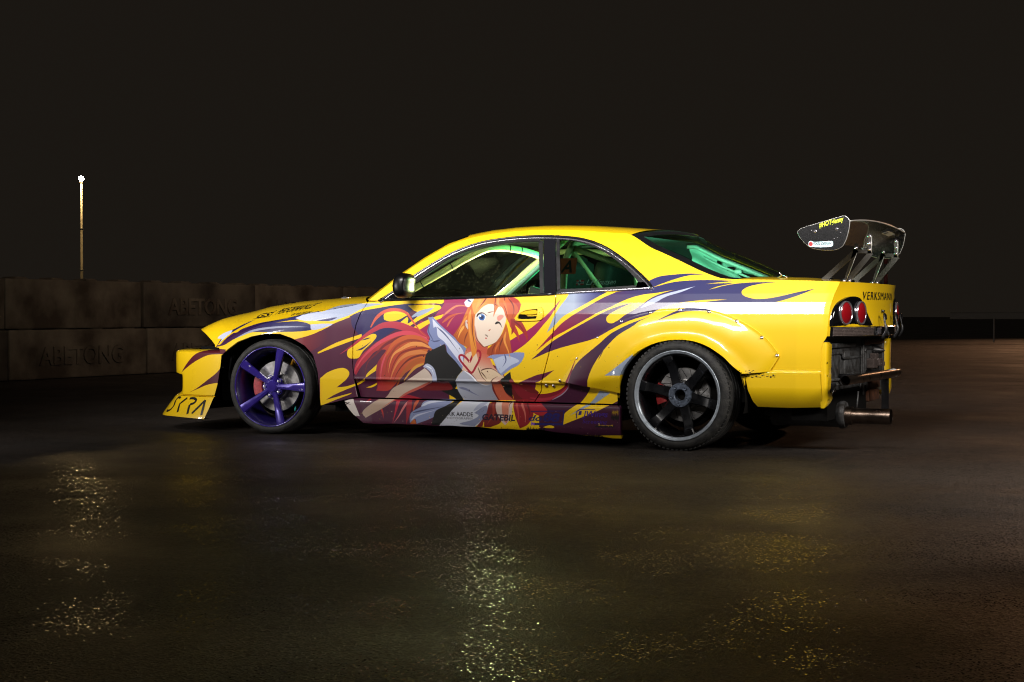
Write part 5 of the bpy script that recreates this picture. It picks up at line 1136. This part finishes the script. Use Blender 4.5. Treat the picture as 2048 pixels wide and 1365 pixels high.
# --- wheels
worn = M['purple'].copy(); worn.name = 'chipped_purple_paint'; nt = worn.node_tree; b = nt.nodes['Principled BSDF']
tc = nt.nodes.new('ShaderNodeTexCoord'); n = nt.nodes.new('ShaderNodeTexNoise'); n.inputs['Scale'].default_value = 24; n.inputs['Detail'].default_value = 10; n.inputs['Roughness'].default_value = .65
nt.links.new(tc.outputs['Object'], n.inputs['Vector']); r = nt.nodes.new('ShaderNodeValToRGB'); r.color_ramp.elements[0].position = .66; r.color_ramp.elements[1].position = .675
r.color_ramp.elements[0].color = (*lin((54, 40, 134)), 1); r.color_ramp.elements[1].color = (*lin((196, 194, 222)), 1)
nt.links.new(n.outputs['Fac'], r.inputs['Fac']); nt.links.new(r.outputs['Color'], b.inputs['Base Color'])
def wheel(front, mir, cx, rz=0.):
    # built facing -y with the tyre's outer wall at y = 0, axis through the hub
    R = .303 if front else .309; Wd = .225 if front else .265; rl = .255 if front else .2535
    w = empty('wheel', (cx, 2*YC if mir else 0, R), car, (math.pi if mir else 0)+rz)
    bm = bmesh.new()
    if front: pr = [(.245, .012), (.2565, .006), (.263, .001), (.273, .0), (.285, .004), (.294, .014), (.3005, .03), (.303, .055)]
    else: pr = [(.245, .016), (.2545, .008), (.262, .002), (.272, .0), (.285, .002), (.297, .010), (.3055, .026), (.3085, .05)]
    m_ = []
    for k in (.34, .5, .66): m_ += [(R, Wd*k-.006), (R-.006, Wd*k-.004), (R-.006, Wd*k+.004), (R, Wd*k+.006)]
    pr = pr+m_+[(r_, Wd-y_) for r_, y_ in pr[::-1]]
    lathe(bm, pr, seg=72)
    if not front:                            # shoulder tread blocks
        for k in range(72):
            a = k*2*math.pi/72; box(bm, (math.cos(a)*(R-.0045), .038, math.sin(a)*(R-.0045)), (.010, .040, .017), Matrix.Rotation(-a, 3, 'Y')@Matrix.Rotation(.25, 3, 'X'))
    bmesh.ops.recalc_face_normals(bm, faces=bm.faces); t = obj('tyre', bm, M['rubber'], w); autosmooth(t, 40)
    bm = bmesh.new()
    if front: lathe(bm, [(.2545, .010), (.2555, .004), (.2535, .001), (.250, .001), (.2475, .005), (.2465, .012)], seg=72)
    else: lathe(bm, [(.2545, .012), (.2545, .004), (.252, .001), (.249, .002), (.246, .008), (.240, .009), (.237, .012), (.234, .020)], seg=72)
    o = obj('rim_lip', bm, M['purple' if front else 'rimgrey'], w)
    bm = bmesh.new(); lathe(bm, [(.2466, .012), (.236, .03), (.228, .06), (.215, .12), (.222, Wd-.02)] if front else [(.234, .02), (.226, .032), (.224, .06), (.214, .13), (.222, Wd-.02)], seg=64)
    o = obj('rim_barrel', bm, M['purple_shaded' if front else 'rimblack'], w)
    hub_d = .036 if front else .058
    nspk = 5 if front else 6
    for k in range(nspk):
        a = (math.radians(0) if front else math.radians(107))+k*2*math.pi/nspk
        bm = bmesh.new(); rings = []
        if front: path = [(.030, .036, .0160), (.06, .034, .0165), (.10, .028, .0190), (.16, .017, .0235), (.215, .007, .0280), (.2475, .003, .0305)]
        else: path = [(.05, .056, .036), (.085, .060, .031), (.13, .058, .028), (.170, .048, .027), (.192, .036, .028), (.200, .024, .029), (.212, .022, .030), (.228, .024, .032)]
        for r_, d, hw in path:
            if front: sec = [(-hw, d+.010), (-hw*.9, d+.003), (-hw*.1, d-.002), (hw*.75, d+.002), (hw, d+.009), (hw*.8, d+.034), (-hw*.8, d+.034)]
            else: sec = [(-hw, d+.008), (-hw*.8, d), (hw*.8, d), (hw, d+.008), (hw*.9, d+.034), (-hw*.9, d+.034)]
            rings.append([bm.verts.new((math.cos(a)*r_-math.sin(a)*s, dd, math.sin(a)*r_+math.cos(a)*s)) for s, dd in sec])
        m2 = len(rings[0])
        for p, q in zip(rings, rings[1:]):
            for j in range(m2): bm.faces.new((p[j], q[j], q[(j+1) % m2], p[(j+1) % m2]))
        bm.faces.new(rings[0]); bm.faces.new(rings[-1][::-1]); bmesh.ops.recalc_face_normals(bm, faces=bm.faces)
        s_ = obj('spoke', bm, worn if front else M['rimblack'], w); autosmooth(s_, 28)
    bm = bmesh.new()
    if front: lathe(bm, [(.0, .028), (.030, .028), (.033, .031), (.036, .031), (.038, .034), (.040, .042)], seg=32)
    else: lathe(bm, [(.030, .11), (.032, .056), (.036, .052), (.066, .052), (.068, .056), (.072, .062), (.074, .09)], seg=40)
    o = obj('hub_face', bm, M['purple' if front else 'hubgrey'], w); autosmooth(o, 30)
    bm = bmesh.new(); lathe(bm, [(.036, .042), (.060, .046), (.066, .056), (.068, .09)] if front else [(.0, .10), (.032, .10)], seg=32); obj('hub_back', bm, M['purple' if front else 'void'], w)
    for k in range(5):
        a = (math.radians(36) if front else math.radians(120))+k*2*math.pi/5; r_ = .057 if front else .050
        bm = bmesh.new(); rad = .0085
        if front: lathe(bm, [(.0, -.012), (rad*.8, -.011), (rad, -.004), (rad, .010)], seg=6)
        else: lathe(bm, [(.0035, .004), (.004, -.008), (.0075, -.009), (.0085, -.004), (.0085, .006), (.011, .006)], seg=10)
        o = obj('lug_nut', bm, M['nut' if front else 'hubgrey'], w); o.location = (math.cos(a)*r_, .040 if front else .052, math.sin(a)*r_); autosmooth(o, 30)
        if front:
            bm = bmesh.new(); lathe(bm, [(.012, .006), (.015, .0), (.018, .004), (.019, .02)], seg=14); o = obj('nut_seat', bm, M['purple'], w); o.location = (math.cos(a)*r_, .040, math.sin(a)*r_)
    dd = .105 if front else .125
    bm = bmesh.new(); Rd = .160 if front else .152
    lathe(bm, [(.05, dd-.03), (.085, dd-.03), (.09, dd), (Rd, dd), (Rd+.002, dd+.004), (Rd+.002, dd+.022), (.07, dd+.024)], seg=56); o = obj('brake_disc', bm, M['disc'], w); autosmooth(o, 30)
    if not front:
        bm = bmesh.new()
        for k in range(18):
            a = k*2*math.pi/18; p0 = (math.cos(a)*.1, dd-.0012, math.sin(a)*.1); p1 = (math.cos(a+.28)*.148, dd-.0012, math.sin(a+.28)*.148); tube(bm, [p0, p1], .0016, 5)
        obj('disc_slot', bm, M['void'], w)
    bm = bmesh.new(); a0, a1 = (math.pi*.86, math.pi*1.12); a0, a1 = (a0, a1) if not mir else (math.pi-a1, math.pi-a0)
    lathe(bm, [(.098, dd-.012), (.10, dd-.03), (.125, dd-.036), (.158, dd-.030), (.166, dd-.01), (.166, dd+.05), (.098, dd+.05)], seg=10, a0=a0, a1=a1)
    for e in (a0, a1): pass
    bmesh.ops.holes_fill(bm, edges=[e for e in bm.edges if e.is_boundary]); bmesh.ops.recalc_face_normals(bm, faces=bm.faces)
    o = obj('brake_caliper', bm, M['pinkred' if front else 'red'], w); autosmooth(o, 30)
    if front:
        bm = bmesh.new(); P = [(.085, .13), (.10, .168), (.128, .172), (.15, .150)]
        tube(bm, [(p[0], dd+.03, p[1]) for p in P], .010, 8); tube(bm, [(.10, dd+.03, .168), (.128, dd+.03, .135), (.15, dd+.03, .150)], .007, 8); obj('hub_arm', bm, M['orange'], w)
        bm = bmesh.new(); tube(bm, [(.11, dd+.03, -.16), (.112, dd+.03, -.125)], .006, 8); tube(bm, [(-.005, dd+.02, -.17), (.0, dd+.02, -.15)], .010, 8); obj('brake_line', bm, M['teal'], w)
    bm = bmesh.new(); lathe(bm, [(.0, dd+.03), (.19, dd+.03), (.19, dd+.06), (.0, dd+.06)], seg=28); obj('dust_shield', bm, M['void'], w)
    return w
wheel(True, False, -2.738, math.radians(5)); wheel(False, False, .0, 0); wheel(True, True, -2.728, math.radians(5)); wheel(False, True, .0, 0)

# --- cabin: roll cage, shelf, linings
cage = obj('roll_cage', (lambda b: (tube(b, smooth_path([(-1.98, .25, .83), (-1.878, .28, .905), (-1.695, .35, 1.017), (-1.544, .40, 1.107), (-1.437, .43, 1.160), (-1.39, .47, 1.176), (-1.32, .57, 1.176), (-1.24, .67, 1.156), (-1.159, .74, 1.118), (-.95, .86, 1.0)], 6), .0215, 14),
    tube(b, [(-.86, .50, 1.26), (-1.041, .50, 1.112), (-1.35, .50, .879), (-1.5, .50, .766)], .0215, 14), b)[-1])(bmesh.new()), M['cream'], car)
bm = bmesh.new()
hoop = [(-.84, .30, .5), (-.84, .34, 1.0), (-.84, .42, 1.15), (-.84, .55, 1.205), (-.84, .93, 1.215), (-.84, 1.31, 1.205), (-.84, 1.44, 1.15), (-.84, 1.52, 1.0), (-.84, 1.56, .5)]
tube(bm, smooth_path(hoop, 5), .021, 12); tube(bm, smooth_path([(-1.98, 1.62, .80), (-1.62, 1.54, 1.092), (-1.36, 1.47, 1.185), (-.86, 1.44, 1.16)], 5), .0215, 12)
tube(bm, [(-.84, .46, 1.17), (.05, .42, .86)], .019, 10); tube(bm, [(-.84, 1.40, 1.17), (.05, 1.44, .86)], .019, 10); tube(bm, [(-.84, .45, 1.15), (-.84, 1.5, .62)], .019, 10)
obj('cage_hoop', bm, M['cream'], cage)
bm = bmesh.new()
for p, d in (((-1.80, .310, .953), (1, .35, .6)), ((-1.62, .375, 1.062), (1, .33, .6)), ((-1.32, .57, 1.176), (.6, .75, -.05)), ((-1.27, .635, 1.166), (.6, .75, -.1))):
    p = Vector(p); d = Vector(d).normalized(); tube(bm, [p-d*.003, p+d*.003], .0228, 14)
obj('cable_tie', bm, M['ink'], cage)
# inner sides of the pillars, seen lit through the glass
for mir in (False, True):
    V = []; F = []; A_ = smooth_path([(-1.96, .866), (-1.82, .978), (-1.698, 1.062), (-1.578, 1.132), (-1.453, 1.182), (-1.323, 1.212), (-1.125, 1.231), (-.88, 1.232)], 5); B_ = [q+np.array((.010, -.034)) for q in A_]
    for p in A_:
        y = Y(*p)+.035; V.append((p[0], 2*YC-y if mir else y, p[1]))
    for p in B_:
        y = Y(*p)+.050; V.append((p[0], 2*YC-y if mir else y, p[1]))
    for p in B_:
        y = Y(*p)+.110; V.append((p[0], 2*YC-y if mir else y, p[1]+.03))
    n_ = len(A_)
    F = [(j*n_+i, j*n_+i+1, (j+1)*n_+i+1, (j+1)*n_+i) for j in (0, 1) for i in range(n_-1)]
    obj('pillar_lining', (V, [], F), M['shelf'], car)
for mir in (False, True):                    # black trim over the inside of roof rail and door frame
    V = []; A_ = smooth_path(DLO, 4); B_ = smooth_path(EDGE, 4)
    for P_ in (A_, B_):
        for p in P_:
            y = Y(*p)+.028; V.append((p[0], 2*YC-y if mir else y, p[1]-.004))
    n_ = len(A_); obj('rail_lining', (V, [], [(i, i+1, n_+i+1, n_+i) for i in range(n_-1)]), M['dark_in'], car)
bm = bmesh.new(); box(bm, (-.72, .42, .985), (.02, .05, .5), Matrix.Rotation(.88, 3, 'Y')); 
sill = obj('harness_bar', bm, M['shelf'], cage); sill.location = (-.43, .04, -.005)
# parcel shelf and rear bulkhead with pressings and holes
V = []; F = []
xs = np.linspace(-.28, .38, 12); yy = np.linspace(.27, 1.59, 16)
for x in xs:
    for y in yy: V.append((x, y, .905+.018*math.sin((x+.1)*16)*(1 if .4 < y < 1.46 else .3)+.03*(x > .1)*(x-.1)))
n_ = len(yy); F = [(i*n_+j, (i+1)*n_+j, (i+1)*n_+j+1, i*n_+j+1) for i in range(len(xs)-1) for j in range(n_-1)]
sh = obj('parcel_shelf', (V, [], F), M['shelf'], car)
bm = bmesh.new()
for x, y, sx, sy in ((-.18, .55, .12, .16), (-.18, 1.3, .12, .16), (.02, .70, .10, .12), (.02, 1.16, .10, .12), (.16, .93, .08, .3), (.22, .45, .06, .10), (.22, 1.41, .06, .10)): box(bm, (x, y, .925), (sx, sy, .03), bev=.01)
box(bm, (.02, .93, .945), (.03, 1.28, .02), bev=.006); obj('shelf_pressing', bm, M['shelf'], sh)
bm = bmesh.new()
for x, y, r in ((-.05, .45, .03), (-.08, 1.0, .05), (.12, .52, .014), (.2, .60, .012), (.24, .72, .016), (.12, 1.3, .03), (.28, .55, .01), (.26, .92, .02), (.17, .40, .012)):
    rr = lathe(bm, [(r, 0), (.0005, 0)], seg=14)
    for v in [v for q in rr for v in q]: a, b, d = v.co; v.co = (x+a, y+d, .947)
obj('shelf_hole', bm, M['void'], sh, smooth=False)
# far inner quarter panel: bare painted metal with slots, seen lit green through the rear screen
for mir in (True, False):
    fy = (lambda y: 2*YC-y) if mir else (lambda y: y)
    V = []; F = []; xs = np.linspace(-.46, .27, 26); nz_ = 9
    def ztop_(x): return ip(x, RG)-.012 if x > -.402 else 1.22
    for x in xs:
        z1 = ztop_(x); z0 = .86 if x > -.17 else ip(x, [(-.46, 1.11), (-.17, .93)])
        for k in range(nz_):
            z = z0+(z1-z0)*k/(nz_-1); y = Y(x, z)+.055+.012*math.sin(k*1.1+x*9); V.append((x, fy(y), z))
    for i in range(len(xs)-1):
        for k in range(nz_-1):
            F.append((i*nz_+k, (i+1)*nz_+k, (i+1)*nz_+k+1, i*nz_+k+1))
    iq = obj('inner_quarter', (V, [], F), M['shelf'], car)
    bm = bmesh.new(); pts = [(x, fy(Y(x, ztop_(x))+.085), ztop_(x)-.016) for x in xs]; tube(bm, pts, .013, 8); obj('screen_flange', bm, M['shelf'], iq)
    bm = bmesh.new(); pts = [(x, fy(Y(x, ztop_(x)-.06)+.075), ztop_(x)-.065) for x in xs[3:-5]]; tube(bm, pts, .008, 8); obj('panel_swage', bm, M['shelf'], iq)
    for hx, hz, hw, hh in ((-.06, 1.0, .10, .022), (-.27, 1.10, .016, .016), (.10, .93, .010, .010), (.15, .915, .014, .012), (.19, .925, .008, .008), (.05, .945, .012, .008), (-.20, 1.06, .03, .014)):
        P = [(hx+hw*math.copysign(abs(math.cos(a))**.6, math.cos(a)), hz+hh*math.copysign(abs(math.sin(a))**.6, math.sin(a))-(hw*.35*math.cos(a) if hw > .05 else 0)) for a in np.linspace(0, 6.283, 25)[:-1]]
        quad('panel_hole', M['void'], iq, [(p[0], fy(Y(*p)+.072), p[1]) for p in P])
    for hx, hz in ((-.15, 1.04), (.02, .955), (.22, .91)):
        bm = bmesh.new(); box(bm, (hx, fy(Y(hx, hz)+.075), hz), (.05, .022, .028), bev=.008); obj('panel_boss', bm, M['shelf'], iq)
bm = bmesh.new()                             # dashboard, seats and tub, nearly lost in the dark
box(bm, (-1.72, YC, .80), (.36, 1.34, .14), bev=.04); box(bm, (-1.5, .55, .80), (.05, .05, .05)); obj('dashboard', bm, M['dark_in'], car)
for y in (.58, 1.28):
    bm = bmesh.new(); box(bm, (-.95, y, .80), (.13, .46, .62), Matrix.Rotation(.22, 3, 'Y'), bev=.05); box(bm, (-.90, y, 1.05), (.10, .30, .16), Matrix.Rotation(.22, 3, 'Y'), bev=.04); box(bm, (-1.2, y, .52), (.5, .46, .14), bev=.04)
    for s in (-1, 1): box(bm, (-1.02, y+s*.22, .72), (.2, .05, .4), Matrix.Rotation(.22, 3, 'Y'), bev=.02)
    obj('bucket_seat', bm, M['dark_in'], car)
V = [(-2.0, .14, .60), (.30, .18, .60), (.30, .20, .90), (-2.0, .155, .85)]
for mir in (False, True): quad('door_card', M['dark_in'], car, [(x, 2*YC-y if mir else y, z) for x, y, z in V])
quad('roof_lining', M['dark_in'], car, [(-1.56, .40, 1.225), (-.42, .40, 1.232), (-.42, 1.46, 1.232), (-1.56, 1.46, 1.225)])
base = Vector((-1.36, YC, 0))
for o in list(car.children): o.location = Vector(o.location)-base
car.location = base
# ------------------------------------------------------------------ ground
m = bpy.data.materials.new('wet_asphalt'); m.use_nodes = True; nt = m.node_tree; b = nt.nodes['Principled BSDF']
tc = nt.nodes.new('ShaderNodeTexCoord')
def node(t, **k):
    n = nt.nodes.new(t)
    for a, v in k.items():
        if a in n.inputs: n.inputs[a].default_value = v
        else: setattr(n, a, v)
    return n
def noise(scale, detail=6, rough=.5):
    n = node('ShaderNodeTexNoise', Scale=scale, Detail=detail, Roughness=rough); nt.links.new(tc.outputs['Object'], n.inputs['Vector']); return n
agg = node('ShaderNodeTexVoronoi', Scale=130.); nt.links.new(tc.outputs['Object'], agg.inputs['Vector'])
fine = noise(260, 3); mid = noise(26, 6, .6); big = noise(.55, 5, .6); pool = noise(.9, 6, .62)
def math_(op, a, b_=None, c=None):
    n = node('ShaderNodeMath', operation=op)
    for i, v in enumerate((a, b_, c)):
        if v is None: continue
        if isinstance(v, (int, float)): n.inputs[i].default_value = v
        else: nt.links.new(v, n.inputs[i])
    return n.outputs[0]
def remap(v, a, b_, c, d):
    n = node('ShaderNodeMapRange'); nt.links.new(v, n.inputs[0])
    for i, q in enumerate((a, b_, c, d)): n.inputs[i+1].default_value = q
    return n.outputs[0]
ramp = node('ShaderNodeValToRGB'); ramp.color_ramp.elements[0].color = (.004, .0035, .003, 1); ramp.color_ramp.elements[1].color = (.050, .040, .033, 1); ramp.color_ramp.elements[0].position = .3; ramp.color_ramp.elements[1].position = .75
sep = node('ShaderNodeSeparateColor'); nt.links.new(agg.outputs['Color'], sep.inputs[0])
nt.links.new(math_('SUBTRACT', math_('MULTIPLY_ADD', sep.outputs[0], .80, big.outputs['Fac']), .36), ramp.inputs['Fac']); nt.links.new(ramp.outputs['Color'], b.inputs['Base Color'])
# wet stone flecks: sparse, smooth, each tilted its own way, so they catch the lamps as separate glints
flk = node('ShaderNodeTexVoronoi', Scale=135.); nt.links.new(tc.outputs['Object'], flk.inputs['Vector'])
fs = node('ShaderNodeSeparateColor'); nt.links.new(flk.outputs['Color'], fs.inputs[0])
patch = noise(1.7, 4, .6)
isf = math_('MULTIPLY', math_('GREATER_THAN', fs.outputs[2], remap(patch.outputs['Fac'], .47, .60, 1.0, .76)), math_('LESS_THAN', flk.outputs['Distance'], .40))
rough = remap(pool.outputs['Fac'], .42, .66, .62, .42)
rough = math_('MULTIPLY_ADD', isf, math_('SUBTRACT', .12, rough), rough)
nt.links.new(rough, b.inputs['Roughness'])
h = math_('MULTIPLY_ADD', mid.outputs['Fac'], 1.2, math_('MULTIPLY_ADD', agg.outputs['Distance'], .9, fine.outputs['Fac']))
bp = node('ShaderNodeBump', Distance=.006); nt.links.new(h, bp.inputs['Height']); nt.links.new(math_('MULTIPLY', remap(pool.outputs['Fac'], .40, .66, .9, .5), math_('SUBTRACT', 1., math_('MULTIPLY', isf, .92))), bp.inputs['Strength'])
def tilt(src, k):
    a = node('ShaderNodeVectorMath', operation='SUBTRACT'); a.inputs[1].default_value = (.5, .5, .5); nt.links.new(src, a.inputs[0])
    m_ = node('ShaderNodeVectorMath', operation='MULTIPLY'); nt.links.new(a.outputs[0], m_.inputs[0])
    if isinstance(k, (int, float)): m_.inputs[1].default_value = (k, k, 0)
    else:
        cx = node('ShaderNodeCombineXYZ'); nt.links.new(k, cx.inputs[0]); nt.links.new(k, cx.inputs[1]); nt.links.new(cx.outputs[0], m_.inputs[1])
    return m_.outputs[0]
a1 = node('ShaderNodeVectorMath', operation='ADD'); nt.links.new(bp.outputs['Normal'], a1.inputs[0]); nt.links.new(tilt(agg.outputs['Color'], math_('MULTIPLY', math_('SUBTRACT', 1., isf), .35)), a1.inputs[1])
a2 = node('ShaderNodeVectorMath', operation='ADD'); nt.links.new(a1.outputs[0], a2.inputs[0]); nt.links.new(tilt(flk.outputs['Color'], math_('MULTIPLY', isf, .16)), a2.inputs[1])
nn_ = node('ShaderNodeVectorMath', operation='NORMALIZE'); nt.links.new(a2.outputs[0], nn_.inputs[0]); nt.links.new(nn_.outputs[0], b.inputs['Normal'])
b.inputs['Specular IOR Level'].default_value = .3
b.inputs['Coat Weight'].default_value = .04; b.inputs['Coat Roughness'].default_value = .3; nt.links.new(nn_.outputs[0], b.inputs['Coat Normal'])
bm = bmesh.new(); bmesh.ops.create_grid(bm, x_segments=40, y_segments=40, size=260)
g = obj('ground', bm, m); g.location = (0, 60, 0); tag(g, kind='structure')

# ------------------------------------------------------------------ stacked concrete block wall behind the nose
conc = mat('stained_concrete', (112, 100, 86), .9, noise=.55, nscale=2.2, bump=.35, bscale=30, alt=(58, 46, 36))
conc2 = mat('damp_concrete', (98, 88, 76), .9, noise=.6, nscale=1.6, bump=.35, bscale=30, alt=(44, 36, 30))
wall = empty('block_wall', (-10.15, 9.0, 0)); tag(wall, 'two course wall of large stained concrete blocks running behind the nose of the car', 'wall')
BL, BH, BD = 2.38, .585, .6
bm = bmesh.new(); box(bm, (0, 0, 0), (BD, BL-.016, BH-.012), bev=.018)
for k in range(4):                                                   # studs that key into the course above
    y = -BL/2+BL*(k+.5)/4; rr = bmesh.ops.create_cone(bm, cap_ends=True, segments=4, radius1=.16, radius2=.115, depth=.025)
    bmesh.ops.rotate(bm, verts=rr['verts'], matrix=Matrix.Rotation(math.pi/4, 3, 'Z')); bmesh.ops.translate(bm, verts=rr['verts'], vec=(.16, y, BH/2+.005))
blk = None; let = None
for row in range(2):
    for i in range(-3, 6):
        y = 7.514+BL*(i+.5)+(-.03 if row else 0)-9.0+(0 if row else .04)
        if blk is None:
            o = obj('concrete_block', bm, conc, wall, smooth=False); blk = o.data
        else:
            o = bpy.data.objects.new('concrete_block', blk); col.objects.link(o); o.parent = wall
        if (i+row) % 3 == 1: o.material_slots[0].link = 'OBJECT'; o.material_slots[0].material = conc2
        o.location = (rng.normal(0, .012), y, BH*(row+.5)); o.rotation_euler = (0, 0, rng.normal(0, .006))
        if let is None:
            vs, ts = text_tris('ABETONG', weight=.02, extrude=.034); s = 1.45/vs[:, 0].max(); sz = .21/vs[:, 1].max()
            l = obj('raised_lettering', ([(BD/2+.004+v[2]*.5, -.72+v[0]*s, -.12+v[1]*sz) for v in vs], [], ts), conc, o, smooth=False); let = l.data
        elif i != -1 or row == 0:
            l = bpy.data.objects.new('raised_lettering', let); col.objects.link(l); l.parent = o

# ------------------------------------------------------------------ lit lamp post beyond the wall
lamp = empty('street_lamp', (-38.04, 38.49, 0)); tag(lamp, 'tall slim lamp post with a glowing warm lamp beyond the block wall', 'street lamp')
galv = mat('galvanised_pole', (206, 198, 180), .55, metal=.1, noise=.2, nscale=3)
bm = bmesh.new(); tube(bm, [(0, 0, 0), (0, 0, 2.4), (0, 0, 2.41), (0, 0, 3.98), (0, 0, 3.99), (0, 0, 5.80)], [.055, .052, .045, .042, .036, .032], 14)
pole = obj('pole', bm, galv, lamp)
bm = bmesh.new()
for z, r in ((2.41, .062), (3.99, .052)): tube(bm, [(0, 0, z-.03), (0, 0, z+.03)], r, 14)
obj('pole_collar', bm, M['edge'], pole)
em = bpy.data.materials.new('lamp_glow'); em.use_nodes = True; em.node_tree.nodes.clear(); e = em.node_tree.nodes.new('ShaderNodeEmission'); ou = em.node_tree.nodes.new('ShaderNodeOutputMaterial')
e.inputs['Color'].default_value = (1, .66, .27, 1); e.inputs['Strength'].default_value = 1500; em.node_tree.links.new(e.outputs[0], ou.inputs[0])
bm = bmesh.new(); bmesh.ops.create_uvsphere(bm, u_segments=24, v_segments=14, radius=.095)
for v in bm.verts: v.co.z = v.co.z*.95+5.90
obj('lamp_globe', bm, em, lamp)
bm = bmesh.new(); lathe(bm, [(.02, 0), (.045, 0), (.048, .03), (.04, .06), (.034, .10)], seg=18)
for v in bm.verts: x, y, z = v.co; v.co = (x, z, 5.80-y+.0)
obj('lamp_collar', bm, galv, lamp)

# ------------------------------------------------------------------ things almost lost in the dark on the right
rail = empty('guard_rail', (-3.6, 33.0, 0)); tag(rail, 'dim low steel guard rail far off in the dark at the right edge', 'guard rail')
gm = mat('dull_rail_steel', (110, 102, 92), .7)
bm = bmesh.new(); prs = [(-.02, .62), (.02, .66), (-.01, .71), (.02, .76), (-.02, .80)]
V = [(x, y+d, z) for x in np.linspace(-1, 22, 24) for y, z in prs for d in ((x+1)*.55,)]
F = [(i*5+j, i*5+j+1, (i+1)*5+j+1, (i+1)*5+j) for i in range(23) for j in range(4)]
obj('rail_beam', (V, [], F), gm, rail)
pm = None
for k in range(8):
    if pm is None:
        bm = bmesh.new(); box(bm, (0, .06, .39), (.035, .035, .74), bev=.005); o = obj('post', bm, gm, rail, smooth=False); pm = o.data
    else:
        o = bpy.data.objects.new('post', pm); col.objects.link(o); o.parent = rail
    o.location = (k*3, (k*3+1)*.55, 0)
mk = empty('marker_post', (-3.73, 21.8, 0)); tag(mk, 'thin red and white banded marker post in the dark behind the rear wing', 'marker post')
bw = mat('weathered_white', (60, 56, 52), .7); rd = mat('faded_red', (84, 24, 18), .7)
for k in range(10):
    bm = bmesh.new(); tube(bm, [(0, 0, k*.19), (0, 0, (k+1)*.19-.004)], .035, 12); obj('band', bm, rd if k % 2 else bw, mk)
